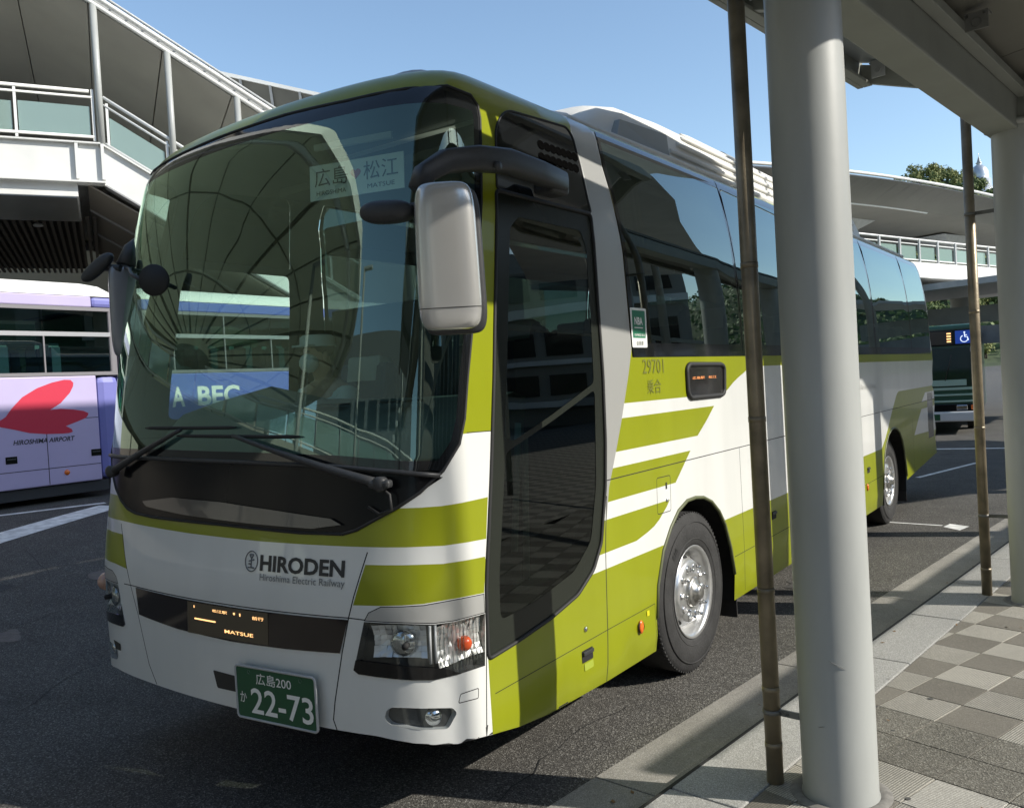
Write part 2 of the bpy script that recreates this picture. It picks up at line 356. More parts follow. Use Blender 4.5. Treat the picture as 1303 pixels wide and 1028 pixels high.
def patch(name, outline, mats, parent, regions=(), holes=(), off=0., gs=.12, gt=.1, fine=(), gl=None):
    o = np.array(outline); s0, t0 = o.min(0); s1, t1 = o.max(0)
    if gl is not None: us, vs = gl
    else:
        us = np.linspace(s0, s1, max(2, int((s1 - s0) / gs) + 2)); vs = np.linspace(t0, t1, max(2, int((t1 - t0) / gt) + 2))
    G = np.array([(a, b) for a in us for b in vs]); G = G[pip(G, outline)]
    V = []; E = []
    for poly in [outline] + list(holes) + [r[0] for r in regions]:
        b = len(V); n = len(poly)
        # subdivide long constraint edges so they follow the curve
        pts = []
        for i in range(n):
            p, q = np.array(poly[i], float), np.array(poly[(i + 1) % n], float); k = max(1, int(np.hypot(*(q - p)) / .08)) if abs(p[0]) < 3.2 else max(1, int(np.hypot(*(q - p)) / .3))
            pts += [tuple(p + (q - p) * j / k) for j in range(k)]
        V += pts; n = len(pts); E += [(b + i, b + (i + 1) % n) for i in range(n)]
    V += [tuple(g) for g in G]
    r = delaunay_2d_cdt([Vector(v) for v in V], E, [], 0, 1e-5)
    v2 = np.array([tuple(v) for v in r[0]]); fc = [f for f in r[2]]
    fa = np.array(fc); cen = v2[fa].mean(1)
    keep = pip(cen, outline)
    for h in holes: keep &= ~pip(cen, h)
    mi = np.zeros(len(fa), int)
    for poly, k in regions: mi[pip(cen, poly)] = k
    fa = fa[keep]; mi = mi[keep]
    P = SO(v2[:, 0], v2[:, 1], off); N = SN(v2[:, 0], v2[:, 1])
    # orient outward
    a, b, c = P[fa[:, 0]], P[fa[:, 1]], P[fa[:, 2]]; fl = (np.cross(b - a, c - a) * N[fa[:, 0]]).sum(-1) < 0
    fa[fl] = fa[fl][:, ::-1]
    used = np.unique(fa); rm = -np.ones(len(v2), int); rm[used] = np.arange(len(used)); fa = rm[fa]
    me = bpy.data.meshes.new(name); me.from_pydata(P[used].tolist(), [], fa.tolist())
    for m in (mats if isinstance(mats, (list, tuple)) else [mats]): me.materials.append(m)
    me.polygons.foreach_set('material_index', mi.tolist()); me.polygons.foreach_set('use_smooth', [True] * len(fa))
    me.update(); me.normals_split_custom_set_from_vertices(N[used].tolist())
    return link(bpy.data.objects.new(name, me), parent)
def on(s, t, off=0): return Vector(SO(s, t, off).tolist())
def s_of_y(y): return float(np.interp(y, PY[:len(PY) - 1601], SLEN[:len(PY) - 1601]))
# ================================================================ SETTING
M_asph = ground_mat('asphalt', (.125, .118, .105), (.27, .26, .235), 140, .6, .18, .006)
M_gut = ground_mat('concrete gutter', (.29, .275, .245), (.36, .35, .32), 240, .3, .2, .002)
M_kerb = ground_mat('kerb stone', (.36, .355, .33), (.52, .51, .48), 300, .35, .1, .002)
M_line = mat('road paint', (.74, .74, .71), .7, noise=(9, .3, 9))
KA = math.radians(6.4)
def gz(x): 
    u = min(max((-3.5 - x) / 6.5, 0), 1); return .5 * u * u * (3 - 2 * u)
xs = [-600, -200, -80, -40, -20] + [-14 + .5 * i for i in range(24)] + [-1, 2, 6, 20, 80, 200, 600]
ys = [-600, -200, -60, -20, -8, -2, 4, 10, 16, 25, 40, 80, 200, 700]
m = MB(); m.add([(x, y, gz(x)) for y in ys for x in xs], [(j * len(xs) + i, j * len(xs) + i + 1, (j + 1) * len(xs) + i + 1, (j + 1) * len(xs) + i) for j in range(len(ys) - 1) for i in range(len(xs) - 1)], 0, True)
road = m.build('road', M_asph, kind='structure')
def pf(c, a, z=0.): # platform frame -> world
    return Vector((c * math.cos(KA) + a * math.sin(KA), -c * math.sin(KA) + a * math.cos(KA), z))
plat = bpy.data.objects.new('platform', None); link(plat); plat['kind'] = 'structure'; plat.rotation_euler = (0, 0, -KA)
def pbox(name, c0, c1, a0, a1, z0, z1, m_, parent=plat, bevel=.004, kind=None):
    mb = MB().box(((c0 + c1) / 2, (a0 + a1) / 2, (z0 + z1) / 2), (c1 - c0, a1 - a0, z1 - z0))
    return mb.build(name, m_, parent, bevel=bevel, kind=kind)
pbox('platform_base', 1.72, 15, -40, 70, -.3, .062, mat('joint mortar', (.05, .048, .043), .95))
# gutter blocks and kerb slabs, one by one near the camera
g0 = None; e = 1.19 - 2 * 12
for i in range(44):
    a0 = e + 2.0 * i
    if g0 is None: g0 = pbox('gutter_block', -.215, .215, .004, 1.996, -.1, .006, M_gut); o = g0
    else: o = inst(g0, plat)
    o.location = (1.46, a0, 0)
k0 = None
for i in range(60):
    a0 = 1.13 + 1.105 * (i - 20)
    if k0 is None: k0 = pbox('kerb_slab', -.176, .176, .004, 1.10, -.1, .102, M_kerb, bevel=.008); o = k0
    else: o = inst(k0, plat)
    o.location = (1.873, a0, 0); o.rotation_euler = (rnd.uniform(-.0015, .0015), rnd.uniform(-.002, .002), 0)
# pavers: grid turned 10 degrees to the kerb, light and dark grooved tiles, two rows of coarse stone
PV = [groove_mat('light grooved paver', (.37, .35, .30), 26, KA + .18), groove_mat('dark grooved paver', (.215, .198, .165), 26, KA + .18 + PI / 2, .6), ground_mat('coarse dark paver', (.175, .163, .135), (.26, .25, .21), 150, .45, .12, .005), groove_mat('pale grooved paver', (.43, .41, .36), 22, KA + .18 + PI / 2, .6)]
PT = .303; TA = -.18
def clip_poly(poly, c0):
    out = []
    for i in range(len(poly)):
        p, q = poly[i], poly[(i + 1) % len(poly)]
        if p[0] >= c0: out.append(p)
        if (p[0] >= c0) != (q[0] >= c0):
            u = (c0 - p[0]) / (q[0] - p[0]); out.append((c0, p[1] + u * (q[1] - p[1])))
    return out
ca, sa = math.cos(TA), math.sin(TA)
cache = {}
npv = 0
for j in range(-6, 40):
    for i in range(-6, 14):
        # local tile corner in the turned grid, origin at a light tile seen in the photo
        def gp(u, v): return (2.123 + ca * u * PT - sa * v * PT, 2.567 + sa * u * PT + ca * v * PT)
        q = [gp(i + .006, j + .006), gp(i + .994, j + .006), gp(i + .994, j + .994), gp(i + .006, j + .994)]
        cq = clip_poly(q, 2.056)
        if len(cq) < 3: continue
        cx = sum(p[0] for p in q) / 4; cy = sum(p[1] for p in q) / 4
        if cx > 4.4 or cy < -.6 or cy > 9.5: continue
        if j in (-1, -2): k = 2
        else: k = (i + j) % 2
        if j == -3: k = 0 if i % 2 else 3
        if abs(min(p[0] for p in q) - 2.056) < 1e-6 or len(cq) != 4 or cq != q:
            ar = abs(sum(cq[n][0] * cq[(n + 1) % len(cq)][1] - cq[(n + 1) % len(cq)][0] * cq[n][1] for n in range(len(cq)))) / 2
            if ar < .004: continue
            MB().ext(cq, lambda u, v, d: (u, v, .05 + d), .05).build('paver', PV[k], plat)
        else:
            if k not in cache:
                cache[k] = MB().box((0, 0, .075), (PT * .985, PT * .985, .05)).build('paver', PV[k], plat, bevel=.003); o = cache[k]
            else: o = inst(cache[k], plat)
            o.location = (cx, cy, rnd.uniform(-.0012, .0012)); o.rotation_euler = (rnd.uniform(-.003, .003), rnd.uniform(-.003, .003), TA)
        npv += 1
lq = random.Random(21); lf = MB()
for k in range(46):
    if k < 34: c_, a_, z_ = 1.63 + lq.gauss(0, .035) - (.12 if lq.random() < .3 else 0), lq.uniform(-.5, 8.5), .010
    else: c_, a_, z_ = lq.uniform(1.75, 3.3), lq.uniform(.3, 7), .106
    p = pf(c_, a_, z_); an = lq.uniform(0, 6.3); l_ = lq.uniform(.010, .022); u = Vector((math.cos(an), math.sin(an), lq.uniform(-.2, .3))) * l_; v = Vector((-math.sin(an), math.cos(an), lq.uniform(0, .4))) * l_ * .5
    lf.add([p - u, p + v, p + u, p - v], [(0, 1, 2), (0, 2, 3)])
lf.build('leaf_litter', mat('dead leaf', (.16, .09, .035), .8), kind='stuff')
gm = MB()
for k in range(26):
    p = pf(lq.uniform(2.1, 3.4), lq.uniform(.4, 6.5), .1028); r = lq.uniform(.008, .018); gm.add([(p.x + r * math.cos(u) * lq.uniform(.8, 1.2), p.y + r * math.sin(u), p.z) for u in np.linspace(0, 2 * PI, 11)[:-1]], [tuple(range(10))])
gm.build('gum_spots', mat('old gum', (.075, .072, .066), .8), kind='stuff')
# beyond the laid pavers the same paving as one sheet
M_chk = bpy.data.materials.new('far paving'); M_chk.use_nodes = True; n = M_chk.node_tree; p = n.nodes['Principled BSDF']
ck = n.nodes.new('ShaderNodeTexChecker'); ck.inputs['Color1'].default_value = (.34, .32, .28, 1); ck.inputs['Color2'].default_value = (.17, .16, .14, 1); ck.inputs['Scale'].default_value = 1 / PT
gn = n.nodes.new('ShaderNodeNewGeometry'); mp = n.nodes.new('ShaderNodeMapping'); mp.inputs['Rotation'].default_value = (0, 0, KA + .18)
n.links.new(gn.outputs['Position'], mp.inputs[0]); n.links.new(mp.outputs[0], ck.inputs['Vector']); n.links.new(ck.outputs[0], p.inputs['Base Color']); p.inputs['Roughness'].default_value = .9
for c0, c1, a0, a1 in ((2.06, 4.3, 9.35, 68), (4.4, 14.9, -38, 68), (2.06, 4.3, -38, -.75)):
    pbox('paving', c0, c1, a0, a1, .05, .095, M_chk, bevel=0)
pbox('kerb_shade_line', 1.6985, 1.7165, -38, 68, .09, .1032, M_gap, bevel=0)  # shadow line of the kerb edge, painted as a dark strip
pbox('drain_grate', 1.679, 1.694, -38, 68, 0, .06, M_gap, bevel=0)
# painted markings on the road, 4 mm proud
def marking(name, pts):
    mb = MB(); mb.add([(x, y, gz(x) + .005) for x, y in pts], [tuple(range(len(pts)))]); return mb.build(name, M_line, kind='structure')
def seg_mark(p, q, wd, n=14):
    p = Vector(p); q = Vector(q); d = (q - p).normalized(); nn = Vector((-d.y, d.x)) * wd / 2; L = []; Rr = []
    for i in range(n + 1):
        c = p + (q - p) * i / n; L.append((c.x + nn.x, c.y + nn.y)); Rr.append((c.x - nn.x, c.y - nn.y))
    vs = [(x, y, gz(x) + .006) for x, y in L] + [(x, y, gz(x) + .006) for x, y in Rr]
    mb = MB(); mb.add(vs, [(i, i + 1, n + 2 + i, n + 1 + i) for i in range(n)]); mb.build('road_marking', M_line, kind='structure')
seg_mark((-7.95, 2.3), (-9.0, 4.5), .42); seg_mark((-7.2, 1.1), (-7.95, 2.3), .42); seg_mark((-9.75, 2.6), (-9.35, 4.6), .13); seg_mark((-9.9, -3), (-9.75, 2.6), .13)
marking('road_marking', [(1.74, 8.52), (1.94, 8.34), (2.0, 8.62), (1.78, 8.75)]); seg_mark((.6, 8.75), (1.72, 8.6), .05)
seg_mark((.62, 13.2), (1.2, 15.6), .09); seg_mark((-3.5, 18), (6, 19.2), .2)

M_stain = mat('oil stain', (.085, .082, .076), .6, noise=(20, .35, 8), bump=(200, .5)); M_patch = ground_mat('newer asphalt patch', (.075, .073, .07), (.18, .18, .17), 170, .5, .1, .004)
sq = random.Random(11)
for cx, cy, r in ((-2.0, -.9, .22), (-3.1, .1, .14), (-1.2, -1.1, .10), (-4.4, .9, .18), (1.15, 5.2, .2), (-.3, -.75, .08), (-5.6, 2.6, .3)):
    pts = [(cx + r * (1 + .35 * math.sin(3 * u + cx) + sq.uniform(-.03, .03)) * math.cos(u), cy + r * .8 * (1 + .3 * math.cos(2 * u + cy) + sq.uniform(-.03, .03)) * math.sin(u)) for u in np.linspace(0, 2 * PI, 26)[:-1]]
    MB().add([(x, y, gz(x) + .004) for x, y in pts], [tuple(range(len(pts)))]).build('oil_stain', M_stain, kind='structure')
def crack(pts, wd):
    P = [Vector(p) for p in pts]; L = []; 
    for a, b in zip(P[:-1], P[1:]):
        for k in range(5): c = a.lerp(b, k / 5); L.append(c + Vector((sq.uniform(-.025, .025), sq.uniform(-.025, .025))))
    vs = []; 
    for i, c in enumerate(L):
        w2 = wd * sq.uniform(.3, 1.0); vs += [(c.x - w2, c.y, gz(c.x) + .0035), (c.x + w2, c.y + w2 * .4, gz(c.x) + .0035)]
    MB().add(vs, [(2 * i, 2 * i + 1, 2 * i + 3, 2 * i + 2) for i in range(len(L) - 1)]).build('road_crack', M_gap, kind='structure')
crack([(-2.6, -1.2), (-2.2, -.2), (-2.9, .8), (-2.5, 1.9)], .005); crack([(-5.2, .2), (-4.6, 1.1), (-4.9, 2.0)], .006); crack([(1.1, .6), (1.0, 1.4), (1.12, 2.1)], .004); crack([(-7.2, 2.4), (-6.0, 2.1), (-5.0, 2.5)], .006)
MB().add([(x, y, gz(x) + .003) for x, y in ((-6.6, -.2), (-5.3, .5), (-5.9, 1.7), (-7.2, 1.0))], [(0, 1, 2, 3)]).build('road_patch', M_patch, kind='structure')
# ---------------------------------------------------------------- columns, drain pipes, canopy
def column(c, a, label, h=3.70, lab2=None):
    p = pf(c, a, .10)
    t = thing('canopy_column', label, 'column', p, -KA, 'white round columns of the platform canopy')
    MB().lathe([(0, .160), (.004, .160), (.02, .155), (h - .15, .155)], 'z', n=40).build('shaft', M_pillar, t)
    MB().lathe([(h - .19, .157), (h - .185, .20), (h - .15, .20), (h - .148, .157)], 'z', n=40).build('collar', M_pillar, t)
    MB().lathe([(h - .149, .15), (h + .1, .15), (h + .1, 0)], 'z', n=32).build('head', M_canopy, t)
    MB().lathe([(.001, .158), (.014, .185), (.001, .21)], 'z', n=32).build('base_ring', mat('mortar ring', (.20, .19, .17), .9, noise=(30, .3)), t)
    return t
p1 = column(2.327, 1.512, 'thick white canopy column in the foreground standing nearest the camera')
column(2.367, 5.21, 'white canopy column at the right edge of the photo under the beam end')
for a in (-2.19, 8.9, 12.6, 16.3): column(2.38, a, 'white round canopy column of the platform beyond the two in the photo')
for k, (ang, z, ln_, sl_) in enumerate(((-1.35, .62, .07, .5), (-1.7, .33, .03, -.3))):
    pts = [(.1562 * math.cos(ang + ln_ * u / .155), .1562 * math.sin(ang + ln_ * u / .155), z - sl_ * ln_ * u) for u in np.linspace(0, 1, 6)]
    MB().tube(pts, [.0004, .001, .0013, .0011, .0008, .0003], 5).build('scratch', mat('scratch grey', (.24, .24, .23), .8), p1)
M_pipe = mat('weathered brass brown pipe', (.27, .225, .155), .42, metal=.35, noise=(7, .4, 8), bump=(70, .1))
def pipe(c, a, r, h, label, zs, br):
    t = thing('drain_pipe', label, 'pipe', pf(c, a, .10), -KA, 'slim brown pipes beside the canopy columns')
    MB().tube([(0, 0, 0), (0, 0, h)], r, 20).build('tube', M_pipe, t)
    for z in zs: MB().lathe([(z - .012, r), (z - .012, r + .0018), (z + .012, r + .0018), (z + .012, r)], 'z', n=20).build('pipe_joint', M_pipe, t)
    for z in br:
        mb = MB().box((.105, 0, z), (.15, .010, .028)).lathe([(z - .010, r + .001), (z - .010, r + .004), (z + .010, r + .004), (z + .010, r + .001)], 'z', n=16)
        mb.lathe([(-.012, .008), (.012, .008)], 'y', (.05, 0, z), 6).lathe([(-.012, .008), (.012, .008)], 'y', (.075, 0, z), 6)
        mb.build('pipe_bracket', mat('bracket grey', (.16, .16, .15), .5), t)
    return t
pipe(2.06, 1.446, .037, 3.9, 'slim brown drain pipe left of the nearest white column', (.17, .42, .86, 1.62, 2.3), (.32,))
pipe(2.03, 5.266, .037, 3.9, 'slim brown drain pipe left of the far white column', (.2, .62, 1.3, 2.2), (.62, 2.95))
def canopy():
    t = thing('platform_canopy', 'grey steel platform canopy with beam and dark soffit at the top right', 'canopy', (0, 0, 0), -KA)
    def bx(name, c0, c1, a0, a1, z0, z1, m_, bev=.004):
        return MB().box(((c0 + c1) / 2, (a0 + a1) / 2, (z0 + z1) / 2), (c1 - c0, a1 - a0, z1 - z0)).build(name, m_, t, bevel=bev)
    bx('beam', 2.20, 2.42, -9, 20, 3.58, 3.86, M_canopy, .012)
    bx('beam_flange', 2.425, 2.50, -9, 20, 3.80, 3.86, M_canopy)
    # outer wing towards the bus: fascia gutter, panel, end plate; it stops short of the far column
    AE = 4.97
    bx('fascia', 1.335, 1.38, -7, AE, 4.13, 4.34, M_canopy)
    bx('fascia_lip', 1.383, 1.45, -7, AE, 4.13, 4.155, M_canopy)
    MB().hull8([(1.383, AE - .05, 4.16), (2.19, AE - .05, 3.87), (2.19, AE, 3.87), (1.383, AE, 4.16), (1.383, AE - .05, 4.30), (2.19, AE - .05, 4.06), (2.19, AE, 4.06), (1.383, AE, 4.30)]).build('end_plate', M_canopy, t)
    for i in range(6): MB().hull8([(1.383, AE - .06 - i * 1.99 - 1.98, 4.31), (2.185, AE - .06 - i * 1.99 - 1.98, 4.07), (2.185, AE - .06 - i * 1.99, 4.07), (1.383, AE - .06 - i * 1.99, 4.31), (1.383, AE - .06 - i * 1.99 - 1.98, 4.35), (2.195, AE - .06 - i * 1.99 - 1.98, 4.11), (2.195, AE - .06 - i * 1.99, 4.11), (1.383, AE - .06 - i * 1.99, 4.35)]).build('wing_panel', M_bluesoffit, t)
    for i in range(5): a_ = AE - 2.05 - i * 1.99; MB().hull8([(1.383, a_, 4.16), (2.195, a_, 3.9), (2.195, a_ + .06, 3.9), (1.383, a_ + .06, 4.16), (1.383, a_, 4.305), (2.195, a_, 4.065), (2.195, a_ + .06, 4.065), (1.383, a_ + .06, 4.305)]).build('wing_rib', M_canopy, t)
    for a in (4.78, 2.75, .75):
        mb = MB().box((1.56, a, 4.19), (.10, .012, .13)).box((1.53, a + .05, 4.245), (.07, .10, .012)); mb.lathe([(-.014, .022), (.014, .022)], 'y', (1.56, a, 4.18), 10)
        mb.build('bracket', M_steel, t)
    # soffit over the platform, panel by panel
    for i in range(-4, 9):
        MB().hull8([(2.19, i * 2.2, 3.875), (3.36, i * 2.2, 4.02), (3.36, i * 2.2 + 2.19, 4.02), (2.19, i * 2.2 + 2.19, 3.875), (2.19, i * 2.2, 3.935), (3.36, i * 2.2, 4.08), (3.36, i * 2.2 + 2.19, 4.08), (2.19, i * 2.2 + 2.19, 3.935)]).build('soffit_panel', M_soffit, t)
    bx('rear_fascia', 3.365, 3.42, -9, 20, 3.94, 4.12, M_canopy)
    for a in (1.95, 3.35, 4.9, .4):
        mb = MB().box((2.57, a, 3.83), (.12, .012, .10)).box((2.57, a + .04, 3.876), (.12, .08, .012)); mb.lathe([(-.012, .026), (.012, .026)], 'y', (2.57, a, 3.82), 12)
        mb.lathe([(-.016, .008), (.016, .008)], 'y', (2.525, a, 3.86), 6).lathe([(-.016, .008), (.016, .008)], 'y', (2.615, a, 3.86), 6)
        mb.build('bracket', mat('bracket grey', (.16, .16, .15), .5), t)
    MB().tube([(2.6, 5.01, 3.66), (2.95, 5.01, 3.9)], .075, 16).build('strut', M_canopy, t)
    return t
canopy()
hs_ = thing('shade_mast', 'tall slim mast with a panel, added outside the frame to shade the coach corner', 'lamp post', (15.0, 4.87, 0))  # added unseen mast; its panel only shades the coach's front corner
MB().tube([(0, 0, .1), (0, 0, 14.5)], [.07, .045], 12).build('pole', M_pillar, hs_)
MB().box((0, 0, 15.45), (.10, .46, 1.9)).build('pole_head', M_steel, hs_, bevel=.01)
g = thing('shade_rail', 'long thin unseen rail on slim posts added to shade a strip along the kerb', 'girder', (0, 0, 0), -KA)  # rail added out of view to cast the dark strip along the kerb
MB().box((6.11, -5.05, 3.32), (.09, 16.1, .09)).build('girder', M_canopy, g); MB().box((6.11, 12.3, 3.32), (.09, 17.5, .09)).build('girder', M_canopy, g)
for a in (-9.5, -3.0, 9.6, 17): MB().tube([(6.11, a, .15), (6.11, a, 3.288)], .05, 14).build('post', M_pillar, g)
# high flat roof added out of view to shade the road at the left
rf = thing('shade_roof', 'high flat unseen roof on slim steel columns added to shade the left road', 'roof')
MB().box((5.0, 10.5, 10.2), (6.2, 15, .4)).build('roof_slab', M_bridge, rf)
for x, y in ((8.0, 17), (3.4, 17.8), (8.0, 7.2)): MB().tube([(x, y, .15), (x, y, 9.995)], .11, 12).build('post', M_pillar, rf)
dk = thing('shade_deck', 'wide unseen deck on columns added at the right to shade the coach rear', 'deck')  # unseen slab added here; its edge is set to shade the coach rear
fl = [(7.27 - 1.13 * 5, 9.23 - 1.73 * 5)]
e0, e1 = Vector((6.15, 7.3)), Vector((14.3, 20.7)); nn = Vector((-(e1 - e0).y, (e1 - e0).x)).normalized()
def q3(p, z): return (p.x, p.y, z)
b0, b1 = e0 + nn * 3.4, e1 + nn * 6.0
MB().hull8([q3(p, 6.0) for p in (e0, e1, b1, b0)] + [q3(p, 6.6) for p in (e0, e1, b1, b0)]).build('deck_slab', M_bridge, dk)
for k in (.55, .95):
    p = e0 + (e1 - e0) * k + nn * 2.4; MB().tube([(p.x, p.y, .15), (p.x, p.y, 5.995)], .3, 16).build('post', M_pillar, dk)
for k in range(12):
    p = e0 + (e1 - e0) * k / 11; MB().tube([(p.x, p.y, 6.605), (p.x, p.y, 7.7)], .03, 6).build('rail_post', M_steel, dk)
MB().tube([q3(e0, 7.72), q3(e1, 7.72)], .035, 8).build('handrail', M_steel, dk)
# ================================================================ THE COACH
BUS = thing('highway_coach', 'white and olive green highway coach with big windscreen standing at the kerb', 'bus', (-.065, -.065, 0))
# outlines in surface coordinates (s along the plan, t up)
WSR = [(.855, 1.336), (.926, 1.354), (1.12, 1.449), (1.21, 1.505), (1.302, 1.59), (1.369, 1.694), (1.392, 1.80), (1.402, 1.98), (1.424, 2.185), (1.462, 2.614), (1.493, 3.065), (1.497, 3.18), (1.485, 3.245), (1.44, 3.292), (1.315, 3.306), (1.118, 3.297), (.781, 3.297)]
WSL = [(-.239, 3.318), (-.7, 3.31), (-1.05, 3.302), (-1.30, 3.30), (-1.42, 3.275), (-1.48, 3.22), (-1.49, 3.06), (-1.47, 2.614), (-1.43, 2.25), (-1.36, 1.98), (-1.28, 1.80), (-1.20, 1.67), (-1.10, 1.565), (-1.0, 1.485), (-.90, 1.425), (-.80, 1.385), (-.70, 1.368), (-.51, 1.358), (.12, 1.350), (.616, 1.335)]
WS = WSR + [(.338, 3.318)] + WSL
DOOR = rounded([(1.545, .735), (1.76, .752), (2.05, .787), (2.313, .842), (2.484, .936), (2.58, 1.061), (2.628, 1.351), (2.633, 1.605), (2.615, 1.949), (2.578, 2.379), (2.543, 2.845), (1.578, 2.845), (1.568, 2.187), (1.560, 1.208)], .03)
DRW = rounded([(1.60, 1.84), (2.60, 1.84), (2.575, 2.6), (2.545, 2.80), (1.61, 2.80)], .05)
UP = rounded([(1.585, 2.852), (2.55, 2.852), (2.527, 2.931), (2.486, 3.112), (2.432, 3.276), (2.36, 3.335), (2.054, 3.315), (1.70, 3.29), (1.61, 3.17)], [.02, .02, 0, 0, .03, .06, .02, .10, .05])
WIN_F = [(3.0, 2.056), (2.938, 2.669), (2.862, 3.014), (2.805, 3.158), (2.785, 3.40)]
WIN = WIN_F[::-1] + [(3.0, 2.056), (12.46, 2.056), (12.48, 2.6), (12.44, 3.09), (12.36, 3.40)]
def arch(c, r, w=1.0): return [(c + r * 1.0 * math.cos(PI - PI * k / 24), .50 + r * w * math.sin(PI - PI * k / 24)) for k in range(25)]
ARF = [(3.19, .2)] + [(3.19, .5)] + [(3.225, .688), (3.32, .88), (3.44, 1.0), (3.56, 1.085), (3.70, 1.13), (3.837, 1.132), (3.97, 1.115), (4.095, 1.07), (4.22, .985), (4.312, .88), (4.40, .70), (4.45, .5), (4.47, .2)]
ARR = [(s + 6.0, t + .02) for s, t in ARF]
ARR = [(9.1, .2), (9.1, .5), (9.14, .69), (9.22, .87), (9.33, 1.0), (9.48, 1.1), (9.65, 1.15), (9.8, 1.16), (9.95, 1.14), (10.1, 1.08), (10.22, .98), (10.31, .85), (10.38, .68), (10.41, .5), (10.42, .2)]
LOW = [(0, .50), (.6, .50), (1.0, .495), (1.25, .465), (1.45, .425), (1.55, .40), (1.75, .36), (2.0, .33), (2.6, .305), (3.2, .30), (9.2, .32), (10.4, .45), (12.3, .58), (SEND, .60)]
TOP = 4.5
OUT = [(-s, t) for s, t in LOW[::-1]] + LOW[1:] + [(SEND, TOP), (-SEND, TOP)]
W_, GR, SI, GA, BK = 0, 1, 2, 3, 4
reg = []
reg.append(([(-2.42, 1.735), (2.42, 1.735), (2.42, TOP), (-2.42, TOP)], GR))
reg.append(([(2.7, 3.395), (12.5, 3.40), (12.5, 3.452), (2.7, 3.452)], GR))
side = [
 ([(2.70, 2.104), (12.9, 2.104), (12.9, 1.958), (8.161, 1.972), (5.066, 1.976), (4.93, 1.962), (4.832, 1.931), (4.70, 1.895), (4.602, 1.862), (4.50, 1.82), (4.44, 1.80), (4.37, 1.793), (2.70, 1.795)], GR),
 ([(2.6, 1.712), (4.23, 1.714), (4.10, 1.63), (3.923, 1.531), (2.6, 1.530)], GR),
 ([(2.55, 1.444), (3.796, 1.445), (3.544, 1.266), (2.55, 1.267)], GR),
 ([(1.545, 1.177), (3.45, 1.173), (3.40, 1.135), (3.294, 1.075), (3.22, 1.046), (3.136, 1.026), (2.986, 1.0), (1.545, .998)], GR),
 ([(1.545, .2), (1.545, .915), (3.45, .912), (3.6, .2)], GR),
 ([(4.2, .907), (5.651, .914), (8.129, .962), (9.107, .967), (9.30, 1.06), (9.475, 1.176), (9.75, 1.38), (9.983, 1.528), (10.06, 1.57), (10.16, 1.591), (SEND, 1.59), (SEND, .2), (4.2, .2)], GR),
 ([(11.874, 1.51), (12.9, 1.51), (12.9, 1.407), (11.581, 1.385)], W_),
 ([(11.559, 1.293), (12.9, 1.30), (12.9, .93), (11.0, .974), (11.237, 1.117)], W_),
 ([(12.0, .85), (12.42, .85), (12.42, 1.50), (12.0, 1.50)], BK),
 ([(2.40, TOP), (2.40, 3.56), (2.41, 3.379), (2.474, 3.226), (2.539, 3.036), (2.564, 2.842), (2.578, 2.6), (2.591, 2.293), (2.619, 1.777), (2.638, 1.435), (2.628, 1.10), (2.673, 1.345), (2.826, 1.678), (2.943, 1.964), (2.992, 2.095), (2.935, 2.669), (2.857, 3.014), (2.80, 3.158), (2.765, 3.35), (2.71, 3.45), (2.72, 3.6), (2.75, TOP)], SI),
]
reg += side + [(mir(p), k) for p, k in side]
# front stripes, as measured on the photo
reg.append(([(-1.56, 1.45), (1.548, 1.443), (1.548, 1.262), (1.316, 1.279), (1.159, 1.284), (.389, 1.287), (-.165, 1.297), (-.876, 1.318), (-1.302, 1.319), (-1.56, 1.31)], GR))
reg.append(([(.978, 1.212), (1.162, 1.212), (1.319, 1.205), (1.546, 1.186), (1.543, 1.03), (1.40, 1.048), (1.245, 1.052), (1.06, 1.046), (.924, 1.043)], GR))
reg.append(([(-.845, 1.247), (-1.1, 1.25), (-1.56, 1.235), (-1.56, 1.09), (-.919, 1.085), (-.76, 1.073)], GR))
LID = [(.978, .981), (1.0, 1.015), (1.058, 1.041), (1.245, 1.046), (1.40, 1.043), (1.541, 1.026), (1.541, .944), (1.282, .968), (1.154, .978)]
HL = [(.976, .976), (1.154, .974), (1.282, .963), (1.541, .940), (1.522, .716), (1.382, .731), (1.268, .734), (.935, .752), (.910, .768), (.926, .815)]
CX = .045
reg.append((LID, SI)); reg.append((mir(LID, CX), SI))
def seam(pts, wd=.006, closed=False, both=False):
    for q in strip(pts, wd, closed):
        reg.append((q, GA))
        if both: reg.append((mir(q), GA))
seam([(.985, 1.262), (.899, .988), (.855, .838), (.80, .62), (.785, .54), (.80, .498)], .006)
seam([(-.88, 1.30), (-.731, 1.016), (-.653, .844), (-.566, .597), (-.5, .505)], .006)
seam([(-.70, .992), (-.15, .987), (.45, .986), (.90, .988), (.978, .984)], .005); seam([(-.70, .992), (-.80, .99)], .005)
seam(LID, .004, True); seam(mir(LID, CX), .004, True)
seam([(1.565, 1.735), (1.552, 1.2), (1.548, .94), (1.532, .715), (1.507, .41)], .006, both=True)
seam([(1.41, 1.738), (1.565, 1.733)], .004, both=True)
seam([(2.64, 1.386), (12.55, 1.392)], .006, both=True)
seam([(2.645, 1.30), (2.619, .929), (2.60, .592), (2.575, .31)], .008, both=True)
seam([(1.58, .572), (2.589, .587), (3.174, .592)], .004, both=True); seam([(3.174, .592), (3.176, .33)], .004, both=True)
for s_ in (4.66, 6.2, 8.0): seam([(s_, 1.384), (s_, .34)], .006, both=True)
seam([(4.47, .62), (9.1, .66)], .005, both=True)
seam(rounded([(3.272, 1.107), (3.46, 1.103), (3.468, 1.322), (3.275, 1.325)], .02), .005, True)
seam(rounded([(1.366, .612), (1.472, .592), (1.477, .634), (1.378, .646)], .008), .004, True)
